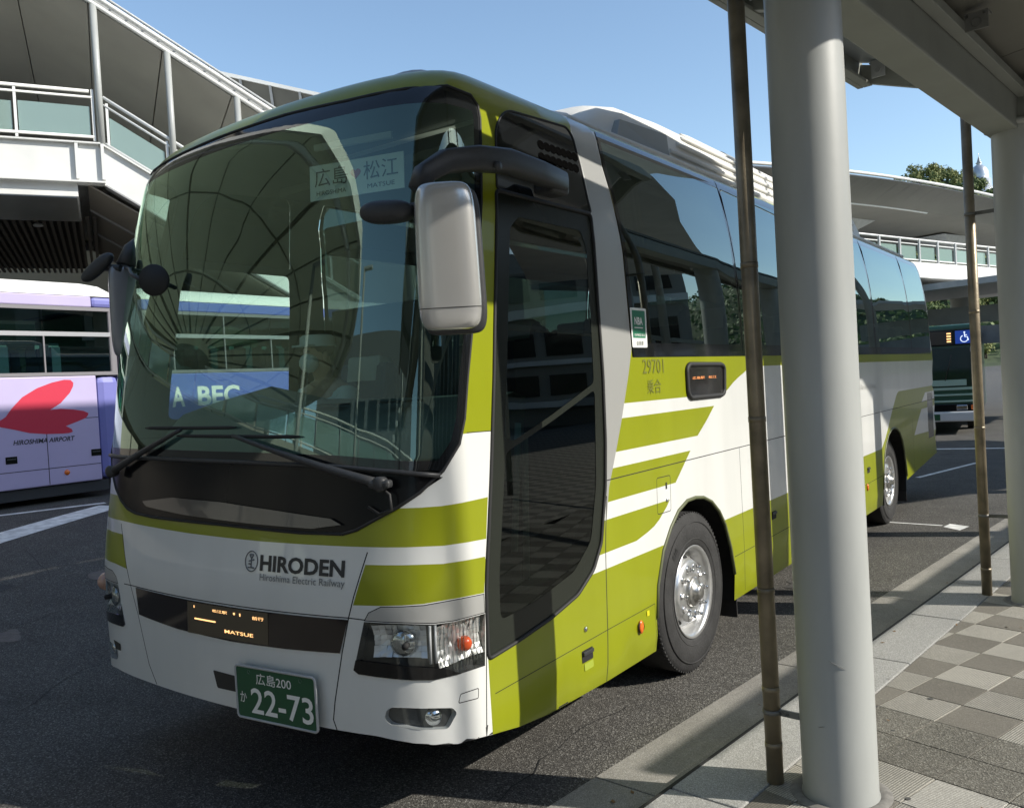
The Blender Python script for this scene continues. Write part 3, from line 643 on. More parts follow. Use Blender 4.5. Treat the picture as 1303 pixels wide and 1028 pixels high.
seam([(2.42, 1.735), (2.42, 3.3)], .003); seam([(4.0, 2.1), (12.5, 2.1)], .004, both=True)
seam([(10.9, 1.2), (10.93, .52)], .005, both=True)
FOG = rounded([(1.084, .623), (1.20, .622), (1.336, .604), (1.356, .575), (1.315, .522), (1.19, .532), (1.07, .548), (1.047, .571), (1.058, .608)], .012)
holes = [WS, DOOR, UP, WIN, mir(WIN), mir(UP), mir(DRW), ARF, ARR, mir(ARF), mir(ARR), HL, mir(HL, CX), FOG, mir(FOG, CX)]
gs = np.concatenate([-np.arange(2.0, SEND, .35)[::-1], np.linspace(-1.95, 1.95, 70), np.arange(2.0, SEND, .35)])
gt = np.concatenate([np.arange(.28, .5, .045), np.arange(.52, 3.2, .16), np.arange(3.22, 3.8, .035), np.arange(3.85, 4.5, .1)])
patch('body', OUT, [M_white, M_green, M_silver, M_gap, M_black], BUS, reg, holes, gl=(gs, gt))
# side window of the driver mirrored upper panel, plus panes
def inset(poly, d):
    P = [np.array(p, float) for p in poly]; c = sum(P) / len(P); o = []
    ar = sum(P[i][0] * P[(i + 1) % len(P)][1] - P[(i + 1) % len(P)][0] * P[i][1] for i in range(len(P))); sg = 1 if ar > 0 else -1
    for i in range(len(P)):
        a, b, c_ = P[i - 1], P[i], P[(i + 1) % len(P)]
        n1 = np.array([-(b - a)[1], (b - a)[0]]); n1 = n1 / (np.hypot(*n1) + 1e-9) * sg; n2 = np.array([-(c_ - b)[1], (c_ - b)[0]]); n2 = n2 / (np.hypot(*n2) + 1e-9) * sg
        n = n1 + n2; l = np.hypot(*n); n = n / max(l, .5) * (2 / max(l, .5)) * .5 * l if False else n / (l + 1e-9)
        k = d / max(.35, abs((n * n1).sum())); o.append(tuple(b + n * k))
    return o
# windscreen: clear above the cowl line, ceramic border all round; gloss black panel below the cowl
COWL = [(-1.195, 1.668), (-.9, 1.664), (-.5, 1.663), (.282, 1.647), (.812, 1.628), (1.144, 1.597), (1.302, 1.575)]
def cowl_t(s): return float(np.interp(s, [c[0] for c in COWL], [c[1] for c in COWL]))
up_ = [p for p in WS if p[1] > cowl_t(p[0])]
# rotate so that it starts on the right side going up
i0 = min(range(len(up_)), key=lambda i: up_[i][1] if up_[i][0] > 0 else 9)
up_ = up_[i0:] + up_[:i0]
GLS = up_ + [(s, t) for s, t in COWL if up_[-1][0] < s < up_[0][0]]
clear = inset(GLS, .042); clear = [(s, min(t, 3.225 - .018 * (s / 1.4)**2)) if t > 3.1 else (s, t) for s, t in clear]
patch('windscreen', GLS, [G_ws, M_frit], BUS, [(GLS, 1), (clear, 0)], off=.004, gs=.09, gt=.09)
lo_ = [p for p in WS if p[1] <= cowl_t(p[0])]; 
PAN = [(s, t - .012) for s, t in COWL[::-1]][::1] + sorted([p for p in lo_ if p[0] < 1.3], key=lambda p: p[0])
patch('front_panel', PAN, mat('front panel black', (.008, .008, .009), .14, spec=.14), BUS, off=.005, gs=.09, gt=.06)
MB().tube([on(s, t - .006, .012) for s, t in [(np.interp(u, [0, 1], [-1.185, 1.29]), cowl_t(np.interp(u, [0, 1], [-1.185, 1.29]))) for u in np.linspace(0, 1, 30)]], .011, 8).build('cowl_trim', M_plastic, BUS)
def rim_tube(name, poly, r, m_, off=.003, parent=BUS, n=6):
    pts = []
    for i in range(len(poly)):
        p, q = np.array(poly[i]), np.array(poly[(i + 1) % len(poly)]); k = max(1, int(np.hypot(*(q - p)) / .12)); pts += [on(*(p + (q - p) * j / k), off) for j in range(k)]
    pts.append(pts[0]); return MB().tube(pts, r, n, caps=False).build(name, m_, parent)
rim_tube('windscreen_seal', WS, .008, M_rubber)
# lower shelf of the black front panel (the bonnet lip that catches the light)
sh = [(-.60, 1.435), (-.3, 1.465), (.1, 1.455), (.45, 1.43), (.80, 1.40), (.86, 1.375), (.7, 1.355), (.3, 1.365), (-.2, 1.385), (-.55, 1.41)]
patch('front_panel_lip', sh, mat('satin black lip', (.030, .031, .032), .16, spec=.7, coat=.5), BUS, off=.022, gs=.1, gt=.05)
# door: black frame, see-through pane with slanting foot, lower pane
DP = rounded([(1.665, 1.70), (1.73, 1.672), (2.035, 1.762), (2.515, 1.92), (2.50, 2.215), (2.465, 2.66), (2.40, 2.74), (1.76, 2.74), (1.69, 2.68), (1.675, 2.036)], .03)
DL = rounded([(1.655, .88), (1.95, .90), (2.30, .965), (2.48, 1.09), (2.535, 1.38), (2.525, 1.885), (2.06, 1.738), (1.675, 1.625)], .04)
door = patch('door', DOOR, [mat('door black', (.020, .023, .018), .25, spec=.25), M_gap], BUS, holes=[DP, DL], off=-.004, gs=.12, gt=.12)
patch('door_window', DP, G_door, door, off=-.006, gs=.14, gt=.14)
patch('door_lower_window', DL, glass('dark door glass', (.16, .20, .17), .42), door, off=-.006, gs=.14, gt=.14)
rim_tube('door_seal', DOOR, .010, M_rubber, 0, door)
MB().tube([on(1.84, 1.15, -.05), on(1.84, 1.75, -.05)], .016, 8).tube([on(1.94, 1.0, -.05), on(1.90, 1.7, -.05)], .016, 8).build('grab_rail', mat('grey grab rail', (.35, .42, .40), .4), door)
upn = patch('quarter_panel', UP, M_frit, BUS, off=.002, gs=.12, gt=.08)
patch('quarter_panel', mir(UP), M_frit, BUS, off=.002, gs=.12, gt=.08)
rim_tube('quarter_panel_seal', UP, .006, M_rubber, .002, upn)
vm = None
for row, t_ in ((0, 3.157), (1, 3.091)):
    for k in range(7):
        s_ = 2.03 + k * .0655; p = on(s_, t_, .003); nv = Vector(SN(s_, t_).tolist())
        if vm is None: vm = MB().lathe([(0, .014), (.002, .015), (.003, .024), (0, .026)], 'z', n=12).lathe([(.0005, .0001), (.0006, .0235)], 'z', n=12).mesh('vent', mat('vent dark', (.003, .003, .003), .95, spec=0))
        o = link(bpy.data.objects.new('vent', vm), upn); o.location = p; o.rotation_euler = nv.to_track_quat('Z', 'Y').to_euler(); o.scale = (1.25, 1, 1)
patch('driver_window', mir(DRW), [glass('driver window glass', (.62, .74, .70), .7)], BUS, off=.003)
# side panes
cuts = [3.0, 4.835, 6.95, 9.07, 11.1, 12.46]
for sg in (1, -1):
    for i in range(5):
        a, b = cuts[i], cuts[i + 1]
        if i == 0: po = [(a + .012 - (3.0 - s), t) for s, t in WIN_F[::-1]] + [(b - .004, 2.056), (b - .004, 3.40)]
        elif i == 4: po = [(a + .004, 3.40), (a + .004, 2.056), (12.46, 2.056), (12.48, 2.6), (12.44, 3.09), (12.36, 3.40)]
        else: po = [(a + .004, 3.40), (a + .004, 2.056), (b - .004, 2.056), (b - .004, 3.40)]
        cl = inset(po, -.035) if False else None
        mn = min(p[0] for p in po); mx = max(p[0] for p in po)
        if i == 0: cl = [(s + .045, min(max(t, 2.14), 3.325)) for s, t in po[:5]] + [(b - .03, 2.14), (b - .03, 3.325)]
        else: cl = [(a + .03, 3.325), (a + .03, 2.14), (b - .04, 2.14), (b - .06, 3.325)]
        if sg < 0: po = mir(po); cl = mir(cl)
        patch('side_window', po, [G_side, M_frit], BUS, [(po, 1), (cl, 0)], off=.003, gs=.4, gt=.15)
# interior: lining, floor, dashboard, seats
def bbox(name, c, d, m_, parent=BUS, bev=.02, rot=None): return MB().box(c, d, 0, rot).build(name, m_, parent, bevel=bev)
bbox('floor', (0, 6.6, 1.22), (2.3, 9.6, .06), M_dark, bev=0); bbox('cab_floor', (0, 1.15, .93), (2.2, 1.25, .06), M_dark, bev=0)
bbox('ceiling_lining', (0, 6.4, 3.30), (1.9, 10, .05), mat('ceiling lining', (.16, .16, .15), .8), bev=0)
bbox('rear_wall', (0, 11.3, 2.3), (2.2, .05, 2.1), M_dark, bev=0)
bbox('luggage_rack', (-.88, 6.6, 3.05), (.42, 9.4, .20), M_dark); bbox('luggage_rack', (.88, 6.6, 3.05), (.42, 9.4, .20), M_dark)
mb = MB()
ds = [(-1.14, .55), (-.9, .44), (-.5, .37), (0, .345), (.5, .37), (.9, .44), (1.12, .55)]
prf = [(.0, 1.62), (.02, 1.74), (.10, 1.82), (.38, 1.90), (.48, 1.87), (.52, 1.45)]
vs = []; 
for i, (x, y) in enumerate(ds):
    for dy, z in prf: 
        bumpz = .11 * math.exp(-((x + .55) / .40)**2) if z > 1.72 else 0
        vs.append((x, y + dy + (.12 if bumpz and dy > .3 else 0), z + bumpz))
n_ = len(prf); mb.add(vs, [(i * n_ + k, i * n_ + k + 1, (i + 1) * n_ + k + 1, (i + 1) * n_ + k) for i in range(len(ds) - 1) for k in range(n_ - 1)], 0, True)
dash = mb.build('dashboard', mat('dashboard vinyl', (.13, .15, .145), .55, bump=(300, .15)), BUS)
for x in (-.3, .25, .75): MB().box((x, .62, 1.885), (.22, .09, .012)).build('air_vent', M_gap, dash)
st = MB()
rotw = Matrix.Rotation(math.radians(52), 4, 'X')
st.tube([Vector((-.60, .80, 1.80)) + rotw @ Vector((.23 * math.cos(u), .23 * math.sin(u), 0)) for u in np.linspace(0, 2 * PI, 33)], .016, 8, caps=False)
for u in (PI / 2, PI * 1.2, PI * 1.8): st.tube([Vector((-.60, .80, 1.80)), Vector((-.60, .80, 1.80)) + rotw @ Vector((.22 * math.cos(u), .22 * math.sin(u), 0))], .014, 6)
st.tube([(-.60, .80, 1.80), (-.60, .66, 1.60)], .03, 8); st.build('steering_wheel', M_rubber, BUS)
def seat(x, y, z0, parent=BUS):
    r = Matrix.Rotation(math.radians(-13), 4, 'X')
    s_ = MB().box((0, 0, .42), (.44, .46, .14)).box((0, .30, .80), (.44, .13, .74), 0, r.to_3x3()).box((0, 0, .17), (.36, .36, .34)).build('passenger_seat', M_seat, parent, loc=(x, y, z0), bevel=.035)
    MB().box((0, .375, 1.11), (.30, .14, .19), 0, r.to_3x3()).build('headrest_cover', M_head, s_, bevel=.02)
    return s_
s0 = seat(.85, 2.9, 1.25); first = True
for k in range(10):
    for x in (-.88, -.42, .42, .88):
        if first: s0.location = (x, 3.0, 1.25); first = False; continue
        c = copy_tree(s0, BUS); c.location = (x, 3.0 + k * .83, 1.25)
seat(-.55, 1.36, .97)['label'] = 'driver seat'
bbox('partition', (-.55, 1.95, 2.0), (1.1, .04, 1.1), M_dark); bbox('partition', (.6, 2.45, 1.8), (.9, .04, .9), M_dark)
cm = MB(); NN = 26
for j, z in enumerate((2.12, 2.7, 3.28)):
    pass
vs = [(1.13 - .0 + .03 * math.sin(i * 1.9) - (.05 if j == 2 else 0), 2.10 + i * .018, (2.12, 2.7, 3.28)[j]) for j in range(3) for i in range(NN)]
cm.add(vs, [(j * NN + i, j * NN + i + 1, (j + 1) * NN + i + 1, (j + 1) * NN + i) for j in range(2) for i in range(NN - 1)], 0, True)
cm.build('curtain', mat('brown curtain', (.20, .15, .09), .9), BUS)
# display board behind the glass, with bracket
bA = Vector((.33, .60, 2.905)); 
db = thing('destination_board', '', '', (0, 0, 0)); db.parent = BUS
for k in ('label', 'category'):
    if k in db: del db[k]
B0 = cam.matrix_world.inverted()
bu = Vector((.51, .13, 0)).normalized(); bn = Vector((bu.y, -bu.x, 0)); bo = Vector((.322, .515, 2.904))
def bfr(x, y, d=0): return bo + bu * x + Vector((0, .05, 1)) * y + bn * d
MB().ext([(0, 0), (.53, 0), (.53, .175), (0, .175)], lambda u, v, d: bfr(u, v, -d), .006).build('board', mat('white card', (.72, .74, .72), .6), db)
text_obj('board_text', '広島', lambda x, y: bfr(x + .03, y + .065, .003), M_text, db, fit=(.19, .09))
text_obj('board_text', '松江', lambda x, y: bfr(x + .31, y + .065, .003), M_text, db, fit=(.19, .09))
text_obj('board_text', 'HIROSHIMA', lambda x, y: bfr(x + .04, y + .022, .003), M_text, db, fit=(.17, .022))
text_obj('board_text', 'MATSUE', lambda x, y: bfr(x + .33, y + .022, .003), M_text, db, fit=(.15, .022))
hp = [(.265 + .0018 * 16 * math.sin(u)**3, .105 + .0018 * (13 * math.cos(u) - 5 * math.cos(2 * u) - 2 * math.cos(3 * u) - math.cos(4 * u))) for u in np.linspace(0, 2 * PI, 24)[:-1]]
MB().ext(hp, lambda u, v, d: bfr(u, v, .003 - d), .002).build('heart', M_red, db)
MB().box(bfr(.24, .27, -.02), (.44, .02, .03), 0, Matrix.Rotation(.25, 3, 'Z')).build('board_rail', M_steel, db)
# ---- lamps
def lamp(sg):
    """sg=+1 kerb side, -1 driver side: dark bowl, reflectors, bulbs, clear lens, black sill"""
    T = (lambda s, t: (s, t)) if sg > 0 else (lambda s, t: (2 * CX - s, t))
    out = HL if sg > 0 else mir(HL, CX)
    h = patch('headlight', out, [mat('lamp bezel', (.09, .09, .09), .3, metal=.6)], BUS, off=-.055, gs=.06, gt=.05)
    MB().add([on(*p, -.055) for p in out] + [on(*p, .001) for p in out], [(i, (i + 1) % len(out), len(out) + (i + 1) % len(out), len(out) + i) for i in range(len(out))]).build('headlight_bowl', mat('lamp bowl', (.3, .3, .3), .2, metal=.8), h)
    sill = [T(*p) for p in [(.912, .768), (.935, .753), (1.268, .735), (1.382, .732), (1.31, .776), (1.255, .788), (1.06, .806), (.925, .812)]]
    patch('sill', sill, M_black, h, off=.006, gs=.06, gt=.04)
    # faceted reflector of the main lamp
    def facets(name, s0, s1, t0, t1, nx, ny, dep, m_, seed):
        q = random.Random(seed); mb = MB()
        for i in range(nx):
            for j in range(ny):
                a, b = s0 + (s1 - s0) * i / nx, s0 + (s1 - s0) * (i + 1) / nx; c, d = t0 + (t1 - t0) * j / ny, t0 + (t1 - t0) * (j + 1) / ny
                u = ((i + .5) / nx - .5) * 2; v = ((j + .5) / ny - .5) * 2
                base = lambda s_, t_: -dep + .042 * (((s_ - s0) / (s1 - s0) * 2 - 1)**2 * .5 + ((t_ - t0) / (t1 - t0) * 2 - 1)**2 * .5)
                k = [q.uniform(-.0045, .0045) for _ in range(4)]
                mb.add([on(*T(a, c), base(a, c) + k[0]), on(*T(b, c), base(b, c) + k[1]), on(*T(b, d), base(b, d) + k[2]), on(*T(a, d), base(a, d) + k[3])], [(0, 1, 2, 3)])
        return mb.build(name, m_, h)
    facets('reflector', 1.005, 1.25, .825, .96, 9, 6, .05, mat('lamp reflector', (.80, .81, .82), .30, metal=.55), 3)
    facets('turn_reflector', 1.295, 1.525, .775, .95, 10, 8, .05, mat('turn reflector', (.78, .76, .73), .32, metal=.45), 5)
    c = on(*T(1.14, .885), -.035); nv = Vector(SN(*T(1.14, .885)).tolist()); qt = nv.to_track_quat('Z', 'Y').to_euler()
    MB().lathe([(0, .058), (.01, .056), (.022, .040), (.030, .0)], 'z', n=24).build('lamp_glass', mat('lamp projector', (.5, .52, .52), .06, metal=.9), h, loc=c, rot=qt)
    MB().lathe([(.02, .014), (.05, .014), (.055, 0)], 'z', n=14).build('bulb', M_gap, h, loc=on(*T(1.165, .882), -.03), rot=qt)
    MB().ellipsoid((0, 0, 0), (.034, .034, .03), 14).build('turn_bulb', mat('turn bulb', (.95, .13, .03), .25, coat=.5), h, loc=on(*T(1.432, .842), -.02), rot=qt)
    mb = MB()
    for s_ in (1.262, 1.284): mb.tube([on(*T(s_, .80), -.006), on(*T(s_ + .004, .958), -.006)], .006, 6)
    mb.build('divider', M_steel, h)
    rb = MB()
    for k in range(12):
        s_ = 1.30 + k * .0185; rb.tube([on(*T(s_, .775 + .004 * k if k < 3 else .76), -.004), on(*T(s_ + .003, .945), -.004)], .003, 5)
    rb.build('lens_flutes', glass('flute', (.8, .8, .8), 1.6), h)
    lens = [T(*p) for p in [(.978, .974), (1.154, .972), (1.282, .961), (1.539, .938), (1.521, .718), (1.384, .734), (1.314, .777), (1.259, .791), (1.063, .810), (.93, .816)]]
    patch('lens', lens, G_clear, h, off=.002, gs=.08, gt=.06)
    fo = FOG if sg > 0 else mir(FOG, CX)
    f = patch('fog_light', fo, [mat('fog bezel', (.12, .12, .12), .3, metal=.5)], BUS, off=-.03, gs=.05, gt=.03)
    MB().add([on(*p, -.03) for p in fo] + [on(*p, .001) for p in fo], [(i, (i + 1) % len(fo), len(fo) + (i + 1) % len(fo), len(fo) + i) for i in range(len(fo))]).build('fog_light_bowl', M_steel, f)
    c2 = on(*T(1.26, .572), -.03); MB().lathe([(.0, .036), (.012, .034), (.02, 0)], 'z', n=20).build('fog_bulb', M_chrome, f, loc=c2, rot=Vector(SN(*T(1.26, .57)).tolist()).to_track_quat('Z', 'Y').to_euler())
    patch('fog_lens', fo, G_clear, f, off=.001, gs=.08, gt=.05)
lamp(1); lamp(-1)
STRP = [(-.655, .988), (-.15, .980), (.272, .978), (.658, .979), (.897, .981), (.845, .834), (.548, .823), (.177, .816), (-.261, .824), (-.634, .848)]
dp = patch('display_panel', STRP, mat('smoked panel', (.020, .014, .011), .07, coat=.5), BUS, off=.004, gs=.08, gt=.05)
LEDP = [(-.150, .974), (.438, .974), (.430, .828), (-.162, .820)]
ld = patch('led_screen', LEDP, mat('led screen', (.055, .050, .038), .35, emit=((.5, .38, .2), .015)), dp, off=.0055, gs=.08, gt=.05)
def led_text(body, s0, t0, wd, ht): text_obj('led_text', body, lambda x, y: on(s0 + x, t0 + y, .0075), M_led, ld, fit=(wd, ht), bold=.006)
def led_bar(s0, t0, wd, ht): patch('led_text', [(s0, t0), (s0 + wd, t0), (s0 + wd, t0 + ht), (s0, t0 + ht)], M_led, ld, off=.0075, gs=.1, gt=.05)
led_bar(-.095, .893, .165, .007); led_text('MATSUE', .135, .853, .20, .016)
led_text('松江駅', .05, .942, .11, .014); led_bar(.205, .945, .012, .010); led_bar(.248, .942, .008, .013); led_text('前行', .335, .935, .075, .016); led_bar(-.096, .948, .006, .012)
# licence plate: its own flat plate in front of the bumper
pl = thing('licence_plate', '', '', (0, 0, 0)); pl.parent = BUS

pc = on(.480, .607, .03); pnv = Vector(SN(.48, .607).tolist()); pu = Vector((-pnv.y, pnv.x, 0)).normalized(); pu = pu if pu.x > 0 else -pu; pvv = pnv.cross(pu); pvv = pvv if pvv.z > 0 else -pvv
def pfr(x, y, d=0): return pc + pu * x + pvv * y + pnv * d
MB().ext(rounded([(-.248, -.118), (.248, -.118), (.248, .118), (-.248, .118)], .02), lambda u, v, d: pfr(u, v, -d), .006).build('plate', M_plate, pl)
MB().tube([pfr(*p, .0) for p in rounded([(-.249, -.119), (.249, -.119), (.249, .119), (-.249, .119)], .02)] + [pfr(-.249, -.10)], .006, 6, caps=False).build('plate_frame', M_steel, pl)
text_obj('plate_text', '22-73', lambda x, y: pfr(x - .155, y - .092, .002), M_wtext, pl, fit=(.385, .118), bold=.012)
text_obj('plate_text', '広島200', lambda x, y: pfr(x - .115, y + .045, .002), M_wtext, pl, fit=(.22, .052), bold=.004)
text_obj('plate_text', 'か', lambda x, y: pfr(x - .225, y - .048, .002), M_wtext, pl, fit=(.042, .05), bold=.004)
for x in (-.16, .16): MB().lathe([(0, .009), (.004, .007), (.005, 0)], 'y', n=10).build('plate_bolt', M_steel, pl, loc=pfr(x, .095, .001), rot=(0, 0, 0))
patch('tow_cover', rounded([(.02, .660), (.187, .655), (.192, .580), (.045, .578)], .01), mat('tow hole', (.03, .028, .024), .7), BUS, off=.002, gs=.1, gt=.05)
patch('tow_cover', rounded([(-1.02, .652), (-.905, .648), (-.905, .61), (-.99, .606)], .01), mat('tow hole', (.03, .028, .024), .7), BUS, off=.002, gs=.1, gt=.05)
text_obj('operator_lettering', 'HIRODEN', lambda x, y: on(.380 + x, 1.157 + y - .004 * x, .0025), M_text, BUS, fit=(.497, .072), bold=.034)
text_obj('operator_lettering', 'Hiroshima Electric Railway', lambda x, y: on(.384 + x, 1.106 + y, .0025), M_textg, BUS, fit=(.497, .040))
em = MB()
def fl(s, t): return on(.322 + s, 1.196 + t, .0025)
em.tube([fl(.041 * math.cos(u), .045 * math.sin(u)) for u in np.linspace(0, 2 * PI, 28)], .0026, 4, caps=False)
for a, b in (((-.02, -.028), (.02, -.028)), ((0, -.028), (0, .012)), ((-.016, .0), (.018, .008)), ((-.006, -.012), (-.018, -.012)), ((0, .012), (-.012, .028)), ((0, .012), (.012, .028)), ((-.012, .03), (.012, .03))): em.tube([fl(*a), fl(*b)], .0032, 4)
em.build('operator_emblem', M_textg, BUS)
# ---- side lettering, display, stickers, small hardware
text_obj('fleet_number', '29701', lambda x, y: on(3.134 + x, 1.957 + y, .0025), mat('brown grey lettering', (.16, .17, .03), .4), BUS, fit=(.305, .086))
text_obj('fleet_number', '乗合', lambda x, y: on(3.188 + x, 1.836 + y, .0025), mat('brown grey lettering', (.16, .17, .03), .4), BUS, fit=(.20, .086))
text_obj('side_lettering', 'Hiroden Group', lambda x, y: on(8.25 + x, 1.66 + y, .003), mat('pale lettering', (.55, .55, .53), .4), BUS, fit=(.75, .075))
sdp = rounded([(3.787, 1.975), (3.83, 2.004), (4.39, 1.998), (4.428, 1.975), (4.408, 1.805), (4.37, 1.783), (3.83, 1.785), (3.787, 1.815)], .03)
sdo = patch('side_display', sdp, mat('side display glass', (.02, .018, .016), .08, coat=.4), BUS, off=.006, gs=.1, gt=.06)
rim_tube('bezel', sdp, .017, M_rubber, .006, sdo)
for tx_, s_, w_ in (('広島駅', 3.87, .20), ('松江', 4.14, .14)): text_obj('led_text', tx_, lambda x, y: on(s_ + x, 1.905 + y, .009), mat('dim led', (.8, .3, .1), .4, emit=((1, .35, .12), .5)), sdo, fit=(w_, .018))
stk = patch('sticker', rounded([(2.995, 2.112), (3.205, 2.112), (3.215, 2.345), (2.985, 2.345)], .012), mat('white sticker', (.78, .79, .75), .5), BUS, off=.008, gs=.1, gt=.1)
patch('sticker_field', [(3.01, 2.168), (3.185, 2.168), (3.192, 2.330), (3.008, 2.330)], mat('sticker green', (.012, .17, .085), .5), stk, off=.0095, gs=.1, gt=.1)
text_obj('sticker_text', 'NBA', lambda x, y: on(3.035 + x, 2.245 + y, .011), M_wtext, stk, fit=(.115, .045), bold=.03)
text_obj('sticker_text', 'EXPRESS BUS', lambda x, y: on(3.03 + x, 2.178 + y, .011), M_wtext, stk, fit=(.14, .014))
text_obj('sticker_text', '会員章', lambda x, y: on(3.05 + x, 2.124 + y, .011), M_textg, stk, fit=(.10, .028))
patch('sticker_bar', [(3.03, 2.225), (3.15, 2.225), (3.15, 2.231), (3.03, 2.231)], M_wtext, stk, off=.011, gs=.1, gt=.1)
ml = MB().ellipsoid((0, 0, 0), (.012, .026, .04), 12).build('marker_light', M_amber, BUS, loc=on(2.974, .505, .006))
MB().lathe([(0, .034), (.006, .030)], 'x', n=16).build('marker_base', M_rubber, ml)
for s_, t_ in ((6.3, .5), (8.35, .62)): inst(ml, BUS, on(s_, t_, .006))
patch('reflector_dot', [(3.06, .545), (3.09, .545), (3.09, .575), (3.06, .575)], mat('yellow reflector', (.7, .62, .02), .3), BUS, off=.004, gs=.1, gt=.1)
for s_, t_ in ((2.375, .520), (5.33, .79), (8.44, .80)):
    q = patch('hatch_handle', rounded([(s_ - .055, t_ - .035), (s_ + .055, t_ - .035), (s_ + .055, t_ + .028), (s_ - .055, t_ + .028)], .008), M_gap, BUS, off=.002, gs=.1, gt=.1)
    MB().box((0, 0, 0), (.012, .10, .02)).build('handle_bar', M_plastic, q, loc=on(s_, t_ + .012, .008), bevel=.003)
patch('hatch_handle', rounded([(2.34, .44), (2.43, .44), (2.43, .478), (2.34, .478)], .008), mat('handle scoop', (.34, .41, .05), .3), BUS, off=.002, gs=.1, gt=.1)
MB().lathe([(0, .014), (.006, .013), (.008, 0)], 'x', n=14).build('door_lock', M_chrome, BUS, loc=on(2.37, .652, .002))
patch('fuel_latch', [(3.395, 1.245), (3.412, 1.245), (3.412, 1.285), (3.395, 1.285)], M_gap, BUS, off=.003, gs=.1, gt=.1)
MB().lathe([(0, .011), (.005, .01), (.006, 0)], 'x', n=12).build('fuel_lock', M_chrome, BUS, loc=on(3.405, 1.175, .002))
MB().ellipsoid((0, 0, 0), (.05, .06, .055), 14).build('corner_marker', mat('pale marker lens', (.50, .30, .22), .2, coat=.5), BUS, loc=(-1.36, .27, .91))
# ---- wheels
def wheel_parts():
    rimb = MB().lathe([(-.16, .262), (.0, .266), (.035, .292), (.048, .304), (.053, .299), (.034, .276), (.0, .268), (-.045, .259), (-.052, .248), (.020, .205), (.031, .196), (.036, .105), (.032, .095), (-.02, .09)], 'x', n=48)
    rimm = rimb.mesh('wheel', M_alu)
    tyr = MB().lathe([(-.22, .30), (-.25, .40), (-.245, .49), (-.215, .517), (.015, .520), (.030, .512), (.042, .49), (.058, .43), (.060, .37), (.050, .318), (.042, .303), (.0, .30)], 'x', n=64)
    for k in range(90):
        a = 2 * PI * k / 90; c_, s_ = math.cos(a), math.sin(a); tyr.box((.006, .514 * c_, .514 * s_), (.050, .012, .016), 0, Matrix.Rotation(a, 3, 'X'))
    for r in (.345, .455): tyr.lathe([(.0555, r - .004), (.0605, r), (.0555, r + .004)], 'x', n=64)
    tyrm = tyr.mesh('tyre', M_tyre)
    nut = MB().lathe([(0, .017), (.022, .017)], 'x', n=6, smooth=False).lathe([(.022, .010), (.045, .010), (.047, 0)], 'x', n=10).lathe([(0, .024), (.004, .022), (.004, .016)], 'x', n=14).mesh('wheel_nut', M_chrome)
    hub = MB().lathe([(-.03, .10), (.010, .097), (.018, .085), (.022, .055), (.050, .048), (.058, .038), (.060, 0)], 'x', n=28).mesh('hub_cap', mat('hub metal', (.55, .54, .51), .3, metal=.9, noise=(40, .3)))
    hole = MB().lathe([(.0, .030), (.001, .001)], 'x', n=16).mesh('vent_hole', M_gap)
    return rimm, tyrm, nut, hub, hole
WP = wheel_parts()
def tyre_letters(parent, word, a0):
    vs, fs = text2d(word, .055, .002)
    x1 = max(v[0] for v in vs)
    def fr(x, y): r = .385 + y * 1.1; a = a0 - x / .41; return (.0615, -r * math.sin(a), r * math.cos(a))
    me = bpy.data.meshes.new('tyre_lettering'); me.from_pydata([fr(x, y) for x, y in vs], [], fs); me.materials.append(mat('tyre lettering', (.02, .02, .02), .7)); link(bpy.data.objects.new('tyre_lettering', me), parent)
def wheel(x, y, rz, rear=False, turn=0):
    o = link(bpy.data.objects.new('wheel', WP[0]), BUS); o.location = (x, y, .518); o.rotation_euler = (.3, 0, rz + turn)
    link(bpy.data.objects.new('tyre', WP[1]), o); 
    for k in range(10):
        a = 2 * PI * (k + .5) / 10; n_ = link(bpy.data.objects.new('wheel_nut', WP[2]), o); n_.location = (.033, .160 * math.cos(a), .160 * math.sin(a)); n_.rotation_euler = (a, 0, 0)
    for k in range(10):
        a = 2 * PI * k / 10; h = link(bpy.data.objects.new('vent_hole', WP[4]), o); h.location = (-.0445, .193, 0); 
        h.location = (-.0115, .2275 * math.cos(a), .2275 * math.sin(a)); h.rotation_euler = (a, 0, 0); h.scale = (1, .70, 1.0)
        # lean the dark opening with the cone of the disc
        h.rotation_euler = Matrix.Rotation(a, 3, 'X').to_euler(); h.rotation_euler = (Matrix.Rotation(a, 3, 'X') @ Matrix.Rotation(1.03, 3, 'Z')).to_euler()
    h = link(bpy.data.objects.new('hub_cap', WP[3]), o); h.location = (.045, 0, 0)
    if rear: o.scale = (1, 1, 1)
    return o
for x, rz in ((1.205, 0), (-1.205, PI)):
    fw = wheel(x, 2.775, rz); tyre_letters(fw, '810', .55); wheel(x - .045 * (1 if x > 0 else -1), 8.72, rz, True)
for y in (2.825, 8.785):
    for sg in (1, -1):
        mb = MB(); n_ = 20; pts = [(y - .62 + .0, .30)] + [(y - .63 * math.cos(PI * k / n_), .50 + .645 * math.sin(PI * k / n_)) for k in range(n_ + 1)] + [(y + .62, .30)]
        L = len(pts); mb.add([(sg * 1.265, a, b) for a, b in pts] + [(sg * .62, a, b) for a, b in pts], [(i, i + 1, L + i + 1, L + i) for i in range(L - 1)]); mb.add([(sg * .62, a, b) for a, b in pts], [tuple(range(L))])
        mb.build('wheel_well', mat('wheel well', (.012, .012, .012), .9), BUS)
        MB().box((sg * 1.08, y + .69, .31), (.34, .012, .30)).build('mud_flap', M_rubber, BUS)
for hpoly in (ARF, ARR):
    P = hpoly[1:-1]; MB().tube([on(s, max(t, .33), .0) for s, t in P], .012, 8).build('arch_lip', mat('arch lip', (.10, .11, .05), .5), BUS)
